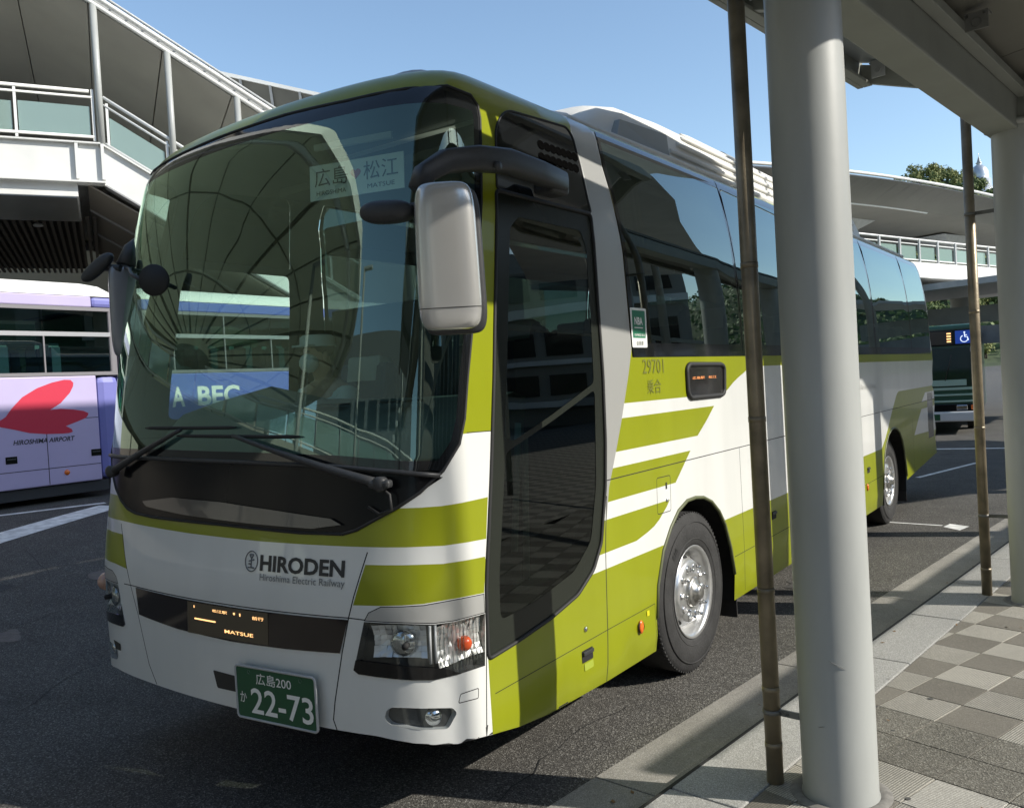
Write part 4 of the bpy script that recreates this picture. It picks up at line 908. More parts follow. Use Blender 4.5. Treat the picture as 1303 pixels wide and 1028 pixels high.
bbox('underbody', (0, 6.0, .62), (2.2, 10.8, .5), mat('underbody black', (.012, .012, .012), .9), bev=.05)
MB().add([on(s, np.interp(abs(s), [l[0] for l in LOW], [l[1] for l in LOW]) + .001, 0) for s in np.linspace(-2.2, 2.2, 60)] + [on(s, np.interp(abs(s), [l[0] for l in LOW], [l[1] for l in LOW]) + .001, 0) + Vector((0, .25, .10)) for s in np.linspace(-2.2, 2.2, 60)], [(i, i + 1, 60 + i + 1, 60 + i) for i in range(59)]).build('bumper_underside', mat('underbody black', (.012, .012, .012), .9), BUS)
# ---- mirrors, wipers, roof
def shell_box(sx, sy, sz, e=.38, n=20, tz=0.):
    """superellipsoid housing"""
    vs = []; fs = []; f = lambda w, p: math.copysign(abs(w)**p, w)
    for i in range(n + 1):
        ph = -PI / 2 + PI * i / n
        for k in range(2 * n):
            t = 2 * PI * k / (2 * n); z = f(math.sin(ph), e); r = f(math.cos(ph), e)
            vs.append((sx * r * f(math.cos(t), .62) * (1 + tz * z), sy * r * f(math.sin(t), .62), sz * z))
    for i in range(n):
        for k in range(2 * n): fs.append((i * 2 * n + k, i * 2 * n + (k + 1) % (2 * n), (i + 1) * 2 * n + (k + 1) % (2 * n), (i + 1) * 2 * n + k))
    return vs, fs
mr = MB(); v_, f_ = shell_box(.118, .075, .277, .30, tz=-.04); mr.add(v_, f_, 0, True)
mir_r = mr.build('mirror', [mat('silver mirror shell', (.62, .61, .58), .25, metal=.55, coat=.5)], BUS, loc=(1.522, .10, 2.432), rot=(.05, 0, .62))
v_, f_ = shell_box(.124, .03, .283, .30, tz=-.04); MB().add(v_, f_, 0, True).build('mirror_rim', M_plastic, mir_r, loc=(.012, .062, -.012))
MB().box((0, .098, 0), (.20, .004, .47)).build('mirror_glass', M_mirror, mir_r)
sr = []
f_s = lambda w, p: math.copysign(abs(w)**p, w)
for k in range(41):
    t = 2 * PI * k / 40; z = -.70; r = (1 - abs(z) ** (2 / .30)) ** .15; sr.append((.1185 * r * f_s(math.cos(t), .62) * (1 - .04 * z), .0755 * r * f_s(math.sin(t), .62), .277 * z))
MB().tube(sr, .0016, 5, caps=False).build('shell_seam', M_gap, mir_r)
MB().lathe([(0, .008), (.004, .007), (.005, 0)], 'y', n=10).build('shell_screw', M_gap, mir_r, loc=(.075, -.062, -.175), rot=(PI, 0, 0))
ar = MB()
path = [(1.425, .06, 2.70), (1.43, .10, 2.765), (1.455, .20, 2.825), (1.475, .36, 2.862), (1.46, .60, 2.898), (1.43, .90, 2.905), (1.38, 1.18, 2.915), (1.34, 1.27, 2.92)]
vs = []; 
for i, p in enumerate(path):
    p = Vector(p); h = [.03, .04, .047, .050, .050, .049, .047, .042][i]; wd = [.03, .04, .045, .05, .05, .05, .045, .03][i]
    t = (Vector(path[min(i + 1, 7)]) - Vector(path[max(i - 1, 0)])).normalized(); sd_ = t.cross(Vector((0, 0, 1))).normalized(); upv = sd_.cross(t)
    for k in range(12):
        u = 2 * PI * k / 12; f = lambda w: math.copysign(abs(w)**.42, w); vs.append(p + sd_ * wd * f(math.cos(u)) + upv * h * f(math.sin(u)))
ar.add(vs, [(i * 12 + k, i * 12 + (k + 1) % 12, (i + 1) * 12 + (k + 1) % 12, (i + 1) * 12 + k) for i in range(7) for k in range(12)] + [tuple(range(12)), tuple(range(84, 96))[::-1]], 0, True)
ar.build('mirror_arm', M_plastic, mir_r).matrix_parent_inverse = Matrix.LocRotScale(mir_r.location, mir_r.rotation_euler, None).inverted()
def keep(o, par):  # keep coach coordinates for a sub-part
    o.matrix_parent_inverse = Matrix.LocRotScale(par.location, par.rotation_euler, None).inverted(); return o
keep(MB().box((1.345, 1.15, 2.90), (.12, .16, .10)).build('arm_foot', M_plastic, mir_r, bevel=.02), mir_r)
keep(MB().lathe([(0, .022), (.012, .020), (.014, 0)], 'x', n=14).build('arm_bolt', M_plastic, mir_r, loc=(1.52, .46, 2.84)), mir_r)
sm = MB(); v_, f_ = shell_box(.11, .05, .045, .8); sm.add(v_, f_, 0, True); keep(sm.build('lower_mirror', M_plastic, mir_r, loc=(1.30, .02, 2.628), rot=(0, .05, .35)), mir_r)
keep(MB().tube([(1.36, .045, 2.64), (1.47, .10, 2.64)], .016, 8).build('mirror_stay', M_plastic, mir_r), mir_r)
v_, f_ = shell_box(.055, .075, .27, .35); ml_ = MB().add(v_, f_, 0, True).build('mirror', [mat('grey mirror shell', (.24, .25, .27), .3, metal=.4, coat=.3)], BUS, loc=(-1.185, .38, 2.50), rot=(0, .09, -.5))
keep(MB().lathe([(-.012, .0), (-.012, .078), (0, .083), (.012, .078), (.012, 0)], 'y', n=28).build('round_mirror', M_rubber, ml_, loc=(-.495, .15, 2.585), rot=(.05, 0, .55)), ml_)
keep(MB().tube([(-1.10, .36, 2.74), (-.95, .29, 2.71), (-.80, .21, 2.655), (-.62, .16, 2.60)], .012, 8).tube([(-1.12, .52, 2.95), (-1.14, .42, 2.86), (-1.14, .38, 2.76)], [.03, .04, .05], 10).build('mirror_arm', M_plastic, ml_), ml_)
v_, f_ = shell_box(.12, .035, .04, .9); keep(MB().add(v_, f_, 0, True).build('lower_mirror', M_plastic, ml_, loc=(-1.245, .27, 2.755), rot=(0, -.62, .45)), ml_)
keep(MB().tube([(-1.26, .30, 2.76), (-1.12, .34, 2.74)], .02, 8).build('mirror_stay', M_plastic, ml_), ml_)
def wiper(piv, tip, bl0, bl1):
    a = on(*piv, .05); b = on(*tip, .035)
    n_ = 10; pts = [on(piv[0] + (tip[0] - piv[0]) * k / n_, piv[1] + (tip[1] - piv[1]) * k / n_, .05 - .015 * k / n_) for k in range(n_ + 1)]
    o = MB().tube(pts, [.022 - .012 * k / n_ for k in range(n_ + 1)], 8).build('wiper', M_plastic, BUS)
    MB().lathe([(-.02, .03), (.02, .034), (.03, .02), (.03, 0)], 'y', n=14).build('wiper_pivot', M_plastic, o, loc=a, rot=(PI, 0, .3))
    bl = [on(bl0[0] + (bl1[0] - bl0[0]) * k / 14, bl0[1] + (bl1[1] - bl0[1]) * k / 14, .018) for k in range(15)]
    MB().tube(bl, [.004] + [.009] * 13 + [.004], 6).build('wiper_blade', M_rubber, o)
    return o
wiper((1.06, 1.545), (.18, 1.765), (-.30, 1.772), (.60, 1.755)); wiper((-.93, 1.58), (-.24, 1.80), (-.62, 1.815), (.18, 1.805))
hs = MB(); hs.tube([on(1.04, 1.54, .04), on(1.10, 1.50, .05), on(1.11, 1.44, .045), on(1.05, 1.42, .03), on(.99, 1.45, .02)], .007, 6); hs.build('washer_hose', M_rubber, BUS)
MB().box(tuple(on(1.06, 1.545, .055)), (.10, .05, .035), 0, Matrix.Rotation(.3, 3, 'Z')).build('wiper_cap', M_plastic, BUS, bevel=.012)
# roof air conditioner: moulded white hood with ribs and grey flank, smaller hood in front
def loft(name, secs, m_, n=16, parent=BUS):
    vs = []; 
    for y, hw, z0, h, r in secs:
        pr = [(-hw - .03, z0)]
        for k in range(n + 1):
            u = PI - PI * k / n; f = lambda w, p: math.copysign(abs(w)**p, w); pr.append((hw * f(math.cos(u), r), z0 + h * f(math.sin(u), r)))
        pr.append((hw + .03, z0)); vs += [(x, y, z) for x, z in pr]
    L = n + 3; fs = [(i * L + k, i * L + k + 1, (i + 1) * L + k + 1, (i + 1) * L + k) for i in range(len(secs) - 1) for k in range(L - 1)]
    fs += [tuple(range(L)), tuple(range((len(secs) - 1) * L, len(secs) * L))[::-1]]
    return MB().add(vs, fs, 0, True).build(name, m_, parent)
M_ac = mat('hood white', (.74, .73, .68), .6, noise=(2, .05))
ac = loft('air_conditioner', [(2.30, .78, 3.47, .05, .4), (2.40, .84, 3.47, .20, .34), (2.58, .88, 3.47, .31, .32), (2.85, .90, 3.46, .37, .30), (3.4, .92, 3.46, .39, .30), (6.0, .93, 3.46, .39, .30), (8.8, .93, 3.46, .39, .30), (9.2, .90, 3.46, .28, .34), (9.4, .84, 3.46, .05, .5)], M_ac)
loft('air_conditioner_nose', [(1.62, .70, 3.48, .03, .5), (1.75, .78, 3.48, .10, .42), (2.0, .82, 3.47, .17, .40), (2.28, .84, 3.47, .21, .4)], M_ac)
for sg in (1, -1):
    for k, z in enumerate((3.60, 3.67, 3.74, 3.80)):
        sn = ((z - 3.46) / .39) ** (1 / .3); x = .93 * math.sqrt(max(0, 1 - sn * sn)) ** .3
        MB().tube([(sg * (x - .012), 3.5 + .12 * k, z), (sg * x, 3.62 + .12 * k, z), (sg * x, 8.7, z)], .016, 6).build('hood_rib', M_ac, ac)
    MB().hull8([(sg * .90, 2.62, 3.50), (sg * .93, 3.42, 3.50), (sg * .955, 3.42, 3.50), (sg * .945, 2.62, 3.50), (sg * .87, 2.72, 3.66), (sg * .90, 3.40, 3.69), (sg * .945, 3.40, 3.69), (sg * .925, 2.72, 3.66)]).build('hood_intake', mat('grey flank', (.30, .31, .30), .5), ac)
    MB().box((sg * .955, 3.1, 3.485), (.03, .62, .035)).build('hood_slot', M_gap, ac)
MB().tube([(1.02, 1.9, 3.462), (1.04, 4, 3.47), (1.04, 11, 3.47)], .022, 8).build('roof_gutter', M_ac, BUS)
for y in (5.2,): MB().box((.55, y, 3.85), (.5, .7, .06)).build('hood_hatch', mat('grey flank', (.32, .33, .32), .5), ac, bevel=.02)
MB().ellipsoid((0, 0, 0), (.16, .10, .035), 14).build('roof_marker', M_silver, BUS, loc=(.72, .86, 3.49))
MB().ellipsoid((0, 0, 0), (.16, .10, .035), 14).build('roof_marker', M_silver, BUS, loc=(-.72, .86, 3.49))
MB().box((1.18, .86, 3.0), (.02, .07, .07)).build('clock', mat('clock face', (.12, .35, .25), .4, emit=((.2, .8, .5), .15)), BUS)
# ---- driver
def skin_figure(name, verts, edges, radii, m_, parent, sub=2, root=0):
    me = bpy.data.meshes.new(name); me.from_pydata(verts, edges, []); o = link(bpy.data.objects.new(name, me), parent)
    md = o.modifiers.new('skin', 'SKIN'); 
    for i, r in enumerate(radii):
        sv = me.skin_vertices[0].data[i]; sv.radius = r if isinstance(r, tuple) else (r, r); sv.use_root = (i == root)
    sb = o.modifiers.new('sub', 'SUBSURF'); sb.levels = sub; sb.render_levels = sub; md.use_smooth_shade = True
    me.materials.append(m_); return o
dr = thing('person', 'driver in pale shirt and white face mask sitting behind the coach windscreen', 'person', (-.615, 1.08, .97))
M_skin = mat('skin', (.50, .31, .22), .5); M_shirt = mat('pale blue shirt', (.68, .76, .76), .8); M_trs = mat('dark trousers', (.03, .035, .05), .9)
V = [(0, .18, .50), (0, .20, .68), (0, .21, .86), (0, .20, 1.0), (0, .19, 1.07), (0, .16, 1.15), (0, .13, 1.24), (0, .12, 1.31),
     (.19, .20, .97), (.25, .06, .76), (.20, -.17, .72), (.16, -.25, .74), (-.19, .20, .97), (-.25, .06, .76), (-.20, -.17, .72), (-.16, -.25, .74),
     (.10, .10, .48), (.12, -.28, .47), (.12, -.36, .08), (.12, -.48, .04), (-.10, .10, .48), (-.12, -.28, .47), (-.12, -.36, .08), (-.12, -.48, .04)]
E_ = [(0, 1), (1, 2), (2, 3), (3, 4), (4, 5), (5, 6), (6, 7), (3, 8), (8, 9), (9, 10), (10, 11), (3, 12), (12, 13), (13, 14), (14, 15), (0, 16), (16, 17), (17, 18), (18, 19), (0, 20), (20, 21), (21, 22), (22, 23)]
RD = [(.16, .13), (.16, .13), (.17, .12), (.15, .10), (.06, .06), (.065, .07), (.082, .10), (.07, .085), .06, .05, .04, .042, .06, .05, .04, .042, .09, .075, .055, .05, .09, .075, .055, .05]
bd = skin_figure('body', V, E_, RD, M_skin, dr)
SV = [(0, .18, .50), (0, .20, .68), (0, .21, .86), (0, .20, 1.0), (.19, .20, .97), (.25, .06, .77), (.215, -.10, .735), (-.19, .20, .97), (-.25, .06, .77), (-.215, -.10, .735)]
skin_figure('shirt', SV, [(0, 1), (1, 2), (2, 3), (3, 4), (4, 5), (5, 6), (3, 7), (7, 8), (8, 9)], [(.175, .145), (.175, .145), (.185, .135), (.16, .112), .075, .064, .056, .075, .064, .056], M_shirt, dr)
skin_figure('trousers', [(0, .18, .47), (.10, .10, .47), (.12, -.28, .46), (.12, -.36, .12), (-.10, .10, .47), (-.12, -.28, .46), (-.12, -.36, .12)], [(0, 1), (1, 2), (2, 3), (0, 4), (4, 5), (5, 6)], [(.175, .15), .105, .088, .068, .105, .088, .068], M_trs, dr)
MB().ellipsoid((0, .155, 1.275), (.092, .105, .085), 16).build('hair', mat('dark hair', (.02, .018, .016), .8), dr)
MB().ellipsoid((0, .065, 1.175), (.070, .055, .062), 14).build('face_mask', mat('white mask', (.72, .76, .75), .9), dr)
for sg in (1, -1):
    MB().ellipsoid((sg * .034, .035, 1.245), (.012, .008, .007), 8).build('eye', mat('eye', (.03, .025, .02), .3), dr)
    MB().ellipsoid((sg * .088, .125, 1.215), (.012, .022, .032), 8).build('ear', M_skin, dr)
MB().lathe([(0, .118), (.02, .112), (.06, .108), (.075, .09), (.08, 0)], 'z', n=20).box((0, -.10, .006), (.15, .09, .012)).build('cap', mat('pale cap', (.55, .60, .60), .8), dr, loc=(0, .145, 1.275))
# ================================================================ BUSES AT THE LEFT
M_lil = mat('lilac white paint', (.47, .41, .61), .35, coat=.3, noise=(1.5, .05)); M_vio = mat('violet paint', (.19, .195, .48), .35, coat=.3); M_blue = mat('blue paint', (.12, .16, .48), .35, coat=.3)
M_frame = mat('window frame', (.20, .19, .20), .4)
def side_bus(name, label, y0, y1, body_m, end_m, parts):
    t = thing(name, label, 'bus', (-10.3, 0, .5))
    Z = lambda z: z - .5
    def slab(nm, x0, x1, ya, yb, za, zb, m_, bev=.02): return MB().box(((x0 + x1) / 2, (ya + yb) / 2, (Z(za) + Z(zb)) / 2), (x1 - x0, yb - ya, zb - za)).build(nm, m_, t, bevel=bev)
    ye = y1 - .44
    slab('body', -2.5, 0, y0, ye, .78, 2.50, body_m); slab('end_panel', -2.5, -.003, ye + .002, y1 - .03, .78, 2.50, end_m, .12)
    slab('upper_band', -2.5, 0, y0, ye, 3.62, 3.80, body_m); slab('upper_band', -2.5, -.003, ye + .002, y1 - .03, 3.62, 3.80, end_m, .06)
    slab('skirt', -2.4, -.06, y0 + .3, y1 - .3, .60, .77, M_dark, 0)
    # roof: rounded lengthwise and at the end
    vs = []; ys_ = [y0, y0 + .2, y1 - .55, y1 - .25, y1 - .08, y1 - .01]; hs_ = [.12, .24, .25, .21, .12, .02]
    for y, h in zip(ys_, hs_):
        vs += [(0 - .0, y, Z(3.803)), (-.02, y, Z(3.803) + h * .45), (-.12, y, Z(3.803) + h * .85), (-.4, y, Z(3.803) + h), (-2.1, y, Z(3.803) + h), (-2.38, y, Z(3.803) + h * .85), (-2.48, y, Z(3.803) + h * .45), (-2.5, y, Z(3.803))]
    n_ = len(ys_); MB().add(vs, [(i * 8 + k, i * 8 + k + 1, (i + 1) * 8 + k + 1, (i + 1) * 8 + k) for i in range(n_ - 1) for k in range(7)], 0, True).build('roof', mat('bus roof white', (.80, .79, .75), .5), t)
    slab('roof_vent', -1.6, -.9, y1 - 3.0, y1 - 2.0, 4.05, 4.12, M_lil, .02)
    # window band
    slab('frame_top', -.04, .004, y0 + .3, y1 - .06, 3.56, 3.618, M_frame, 0); slab('frame_bottom', -.04, .004, y0 + .3, y1 - .06, 2.503, 2.56, M_frame, 0); slab('frame_middle', -.04, .006, y0 + .3, y1 - .15, 3.14, 3.21, mat('alu frame', (.42, .42, .43), .35, metal=.5), 0)
    slab('corner_post', -2.5, .003, y1 - .17, y1 - .045, 2.51, 3.615, M_frame, .03); slab('corner_post', -2.5, .003, y0, y0 + .3, 2.51, 3.615, M_frame, .03)
    y = y1 - .175; k = 0
    while y - 1.08 > y0 + .3:
        for za, zb in ((2.562, 3.138), (3.212, 3.558)):
            MB().add([(-.02, y, Z(za)), (-.02, y - 1.06, Z(za)), (-.02, y - 1.06, Z(zb)), (-.02, y, Z(zb))], [(0, 1, 2, 3)]).build('window', G_abus, t)
        slab('mullion', -.035, .005, y - 1.085, y - 1.062, 2.562, 3.138, M_frame, 0)
        if k % 2: slab('mullion', -.035, .005, y - 1.085, y - 1.062, 3.212, 3.558, M_frame, 0)
        y -= 1.085; k += 1
    MB().add([(-2.48, y0 + .3, Z(2.56)), (-2.48, y1 - .17, Z(2.56)), (-2.48, y1 - .17, Z(3.56)), (-2.48, y0 + .3, Z(3.56))], [(0, 1, 2, 3)]).build('far_window', glass('far glass', (.25, .5, .42), .6), t)
    slab('floor', -2.4, -.1, y0 + .2, y1 - .2, 2.30, 2.502, M_dark, 0)
    yy = y1 - 1.0
    while yy > y0 + 1:
        for x in (-.35, -.8, -1.7, -2.15):
            if 's' not in parts.get('_c', {}): 
                parts.setdefault('_c', {})['s'] = MB().box((0, 0, .25), (.42, .14, .55)).mesh('seat_back', mat('grey seat', (.18, .22, .30), .9)); parts['_c']['h'] = MB().box((0, 0, .49), (.30, .16, .20)).mesh('headrest', M_head)
            o = link(bpy.data.objects.new('seat_back', parts['_c']['s']), t); o.location = (x, yy, Z(2.45)); h = link(bpy.data.objects.new('headrest', parts['_c']['h']), o)
        yy -= .8
    mb = MB()
    for y_ in np.arange(y1 - 2.6, y0 + .5, -2.4): slab('luggage_locker_seam', -.002, .002, y_ - .005, y_ + .005, .80, 1.81, M_gap, 0) if False else None
    for yb in ((y0 + 1.1, y0 + 3.3) if y1 - y0 < 9 else (y0 + 2.2, y0 + 8.2)):
        w_ = MB().lathe([(-.25, .2), (-.25, .5), (0, .5), (.02, .3), (-.05, .25), (-.05, 0)], 'x', n=28).build('wheel', M_tyre, t, loc=(-.05, yb, .5))
    return t, slab
leafy = [(3.05, 1.79), (3.3, 1.80), (3.58, 1.85), (3.66, 1.90), (3.75, 2.02), (3.92, 2.19), (4.15, 2.32), (4.38, 2.40), (4.58, 2.44), (4.68, 2.435), (4.725, 2.39), (4.715, 2.33), (4.66, 2.23), (4.5, 2.07), (4.33, 1.972), (4.49, 1.98), (4.70, 1.957), (4.86, 1.925), (4.94, 1.885), (4.93, 1.85), (4.89, 1.81), (4.75, 1.76), (4.56, 1.70), (4.65, 1.645), (4.665, 1.60), (4.60, 1.583), (4.5, 1.583), (4.24, 1.595), (3.99, 1.63), (3.78, 1.695), (3.57, 1.752), (3.3, 1.775)]
pcache = {}
ab, slab = side_bus('airport_bus', 'pale lilac airport bus with red leaf emblem parked at the left edge', -.6, 5.55, M_lil, M_vio, pcache)
MB().ext(leafy, lambda u, v, d: (.003 - d * .5, u, v - .5), .004).build('leaf_emblem', M_red, ab)
text_obj('airport_lettering', 'HIROSHIMA AIRPORT', lambda x, y: (.004, 3.74 + x, .96 + y), M_text, ab, fit=(.95, .075), bold=.02, shear=.25)
def ln(nm, ya, za, yb, zb): return MB().box((.0005, (ya + yb) / 2, (za + zb) / 2 - .5), (.004, max(abs(yb - ya), .010), max(abs(zb - za), .010))).build(nm, M_gap, ab)
ln('panel_seam', -.5, 1.81, 5.1, 1.81); ln('panel_seam', -.5, 1.05, 5.1, 1.05)
for y in (4.25, 2.3, .3): ln('panel_seam', y, .80, y, 1.80)
for y in (3.70, 5.03, 1.8, 1.2):
    o = MB().box((.002, y, .735), (.012, .17, .11)).build('hatch_handle', M_black, ab, bevel=.004); MB().box((.009, y, .75), (.006, .13, .02)).build('handle_bar', M_plastic, o)
o = MB().lathe([(0, .045), (.015, .04), (.02, 0)], 'x', (0, 4.53, .46), 18).build('marker_light', M_amber, ab)
bb, slab2 = side_bus('blue_coach', 'blue coach with white lettering seen through the windscreen beside the lilac bus', 6.0, 16.5, M_blue, M_blue, pcache)
text_obj('coach_lettering', 'A', lambda x, y: (.004, 6.47 + x, 1.40 + y), M_wtext, bb, fit=(.26, .36), bold=.03)
text_obj('coach_lettering', 'BEC', lambda x, y: (.004, 7.0 + x, 1.40 + y), M_wtext, bb, fit=(.92, .36), bold=.03)

# ================================================================ FOOTBRIDGE AT THE LEFT
def bridge_frame(P0, u):
    u = Vector((*u, 0)).normalized(); nb = Vector((-u.y, u.x, 0)); P0 = Vector((*P0, 0))
    return lambda a, z, b=0.: P0 + u * a + nb * b + Vector((0, 0, z))
BF = bridge_frame((-14.42, 5.63), (.49, .87))
FBR = thing('footbridge', 'white roofed footbridge with frosted glass railing and stairs going down at the upper left', 'footbridge')
SLP = -.62
def prism(name, pts, b0, b1, m_, parent=FBR, fr=BF, bevel=0): # pts in (a,z)
    n_ = len(pts); return MB().add([fr(a, z, b0) for a, z in pts] + [fr(a, z, b1) for a, z in pts], [tuple(range(n_)), tuple(range(2 * n_ - 1, n_ - 1, -1))] + [(i, n_ + i, n_ + (i + 1) % n_, (i + 1) % n_) for i in range(n_)]).build(name, m_, parent, bevel=bevel)
A0, A1, A2 = -16, 1.9, 7.2
down = lambda z, a: z + SLP * max(0, a - A1)
prism('girder', [(A0, 6.66), (A1, 6.60), (A1, 7.36), (A0, 7.48)], 0, .12, M_bridge)
prism('stair_girder', [(A1 + .01, 6.56), (A2, down(6.56, A2)), (A2, down(7.36, A2)), (A1 + .01, 7.36)], 0, .12, M_bridge)
for a in (1.42, 1.90, -1.4, -4.2): prism('stiffener', [(a, 6.64), (a + .06, 6.64), (a + .06, 7.37), (a, 7.37)], -.09, -.003, M_bridge)
prism('girder_flange', [(A0, 6.625), (A1 + .05, 6.565), (A1 + .05, 6.60), (A0, 6.66)], -.12, .2, M_bridge); prism('girder_flange', [(A0, 7.485), (A1, 7.365), (A1, 7.395), (A0, 7.515)], -.1, .12, M_bridge)
prism('stair_flange', [(A1 + .06, 6.50), (A2, down(6.535, A2)), (A2, down(6.56, A2)), (A1 + .06, 6.535)], -.08, .2, mat('bridge grey', (.30, .30, .30), .5))
prism('stair_flange', [(A1 + .01, 7.365), (A2, down(7.365, A2)), (A2, down(7.40, A2)), (A1 + .01, 7.40)], -.08, .12, M_bridge)
prism('deck_slab', [(A0, 6.9), (A1, 6.85), (A1, 7.3), (A0, 7.4)], .13, 8.4, M_bridge); prism('stair_slab', [(A1 + .01, 6.85), (A2, down(6.85, A2)), (A2, down(7.1, A2)), (A1 + .01, 7.1)], .13, 8.4, M_bridge)
prism('far_girder', [(A0, 6.66), (A1, 6.60), (A2, down(6.6, A2)), (A2, down(7.36, A2)), (A1, 7.36), (A0, 7.48)], 8.4, 8.52, M_bridge)
prism('drop_panel', [(A0, 6.30), (1.43, 6.30), (1.43, 6.585), (A0, 6.61)], .05, 2.6, M_bridge, bevel=.01)
prism('drop_panel_underside', [(A0, 6.285), (1.40, 6.285), (1.40, 6.297), (A0, 6.297)], .08, 2.57, mat('smooth metal soffit', (.30, .31, .32), .25, metal=.6, noise=(1.2, .35)))
# slatted soffit under deck and stairs: slats are finer than a few pixels, joined
mb = MB(); 
for k in range(110):
    b = .16 + k * .0745; mb.add([BF(1.62, 6.56, b), BF(A2, 6.49 + SLP * (A2 - 1.9), b), BF(A2, 6.49 + SLP * (A2 - 1.9), b + .045), BF(1.62, 6.56, b + .045), BF(1.62, 6.60, b), BF(A2, 6.53 + SLP * (A2 - 1.9), b), BF(A2, 6.53 + SLP * (A2 - 1.9), b + .045), BF(1.62, 6.60, b + .045)], [(0, 1, 2, 3), (0, 1, 5, 4), (3, 2, 6, 7)])
mb.build('soffit_slats', mat('slat brown grey', (.24, .215, .18), .6), FBR, kind='stuff')
mb = MB()
for k in range(115):
    a = A0 + k * .155; mb.hull8([BF(a, 6.36, 2.62), BF(a + .07, 6.36, 2.62), BF(a + .07, 6.36, 11.4), BF(a, 6.36, 11.4), BF(a, 6.42, 2.62), BF(a + .07, 6.42, 2.62), BF(a + .07, 6.42, 11.4), BF(a, 6.42, 11.4)])
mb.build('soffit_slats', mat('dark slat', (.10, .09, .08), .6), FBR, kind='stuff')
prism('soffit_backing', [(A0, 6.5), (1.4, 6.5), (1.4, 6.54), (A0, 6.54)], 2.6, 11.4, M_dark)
for b in (2.4, 5.0): MB().hull8([BF(1.62, 6.50, b), BF(A2, down(6.42, A2), b), BF(A2, down(6.42, A2), b + .10), BF(1.62, 6.50, b + .10), BF(1.62, 6.555, b), BF(A2, down(6.485, A2), b), BF(A2, down(6.485, A2), b + .10), BF(1.62, 6.555, b + .10)]).build('soffit_rib', mat('bridge grey', (.30, .30, .30), .5), FBR)
MB().lathe([(0, .11), (.05, .10), (.06, 0)], 'z', n=20).build('downlight', M_steel, FBR, loc=BF(.5, 6.28, 3.2))
# railing: posts, two rails, a bottom rail and frosted panes
def rails(b, fr=BF, par=FBR):
    r = MB(); r.tube([fr(A0, 8.60, b), fr(1.75, 8.46, b)], .035, 8).tube([fr(2.0, 8.36, b), fr(A2, 8.36 + SLP * (A2 - 2), b)], .035, 8)
    r.build('handrail', mat('white rail', (.74, .74, .71), .35), par)
    r = MB(); r.tube([fr(A0, 8.46, b), fr(1.80, 8.34, b)], .025, 8).tube([fr(2.0, 8.20, b), fr(A2, 8.20 + SLP * (A2 - 2), b)], .025, 8).tube([fr(A0, 7.63, b), fr(1.80, 7.53, b)], .03, 8).tube([fr(2.0, 7.40, b), fr(A2, 7.40 + SLP * (A2 - 2), b)], .03, 8)
    r.build('lower_rail', mat('white rail', (.74, .74, .71), .35), par)
    a = 1.78; L = []
    while a > A0: L.append((a, 7.45, 8.50)); a -= 1.4
    a = 2.04
    while a < A2: L.append((a, 7.28 + SLP * (a - 2), 8.26 + SLP * (a - 2))); a += 1.12
    for a, z0, z1 in L: MB().hull8([fr(a, z0, b - .01), fr(a + .05, z0, b - .01), fr(a + .05, z0, b + .03), fr(a, z0, b + .03), fr(a, z1, b - .01), fr(a + .05, z1, b - .01), fr(a + .05, z1, b + .03), fr(a, z1, b + .03)]).build('rail_post', mat('white rail', (.74, .74, .71), .35), par)
    a = 1.74
    while a - 1.3 > A0:
        MB().add([fr(a, 7.57, b + .04), fr(a - 1.29, 7.58, b + .04), fr(a - 1.29, 8.18, b + .04), fr(a, 8.16, b + .04)], [(0, 1, 2, 3)]).build('glass_panel', G_rail, par); a -= 1.4
    a = 2.10
    while a + 1.0 < A2:
        z = SLP * (a - 2); z2 = SLP * (a - 1.0 + .03); MB().add([fr(a, 7.45 + z, b + .04), fr(a + 1.03, 7.45 + z2, b + .04), fr(a + 1.03, 8.02 + z2, b + .04), fr(a, 8.02 + z, b + .04)], [(0, 1, 2, 3)]).build('glass_panel', G_rail, par); a += 1.12
rails(.02); rails(8.3)
zr = lambda a: 10.33 + SLP * .965 * (a - 1.72) if a > .2 else 10.33 + SLP * .965 * (-1.52)
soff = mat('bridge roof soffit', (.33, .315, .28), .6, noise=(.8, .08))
for k in range(-6, 6):
    a0, a1 = 1.84 + k * 1.37 + .012, 1.84 + (k + 1) * 1.37 - .012
    if a0 > 6.6: continue
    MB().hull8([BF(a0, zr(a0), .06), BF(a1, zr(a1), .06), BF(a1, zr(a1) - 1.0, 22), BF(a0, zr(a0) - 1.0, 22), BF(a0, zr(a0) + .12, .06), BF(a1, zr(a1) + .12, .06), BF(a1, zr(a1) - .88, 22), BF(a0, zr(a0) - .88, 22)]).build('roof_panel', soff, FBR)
ap = [-6.4, .2, 6.7]
for p_, q_ in ((-6.4, .2), (.2, 6.7)): MB().hull8([BF(p_, zr(p_) + .125, .07), BF(q_, zr(q_) + .125, .07), BF(q_, zr(q_) - .87, 22), BF(p_, zr(p_) - .87, 22), BF(p_, zr(p_) + .2, .07), BF(q_, zr(q_) + .2, .07), BF(q_, zr(q_) - .8, 22), BF(p_, zr(p_) - .8, 22)]).build('roof_deck', M_steel, FBR)
for dz, db_, r_, m_ in ((.05, -.03, .045, M_bridge), (.22, -.06, .05, M_bridge), (.30, .25, .035, M_steel), (.36, .02, .03, M_steel)):
    MB().tube([BF(a, zr(a) + dz, db_) for a in ap], r_, 8).build('roof_edge', m_, FBR)
mb = MB()
for k in range(26):
    a = -1 + k * .3; mb.box(BF(a, zr(a) + .30, .05), (.07, .05, .10))
mb.build('roof_clips', M_steel, FBR, kind='stuff')
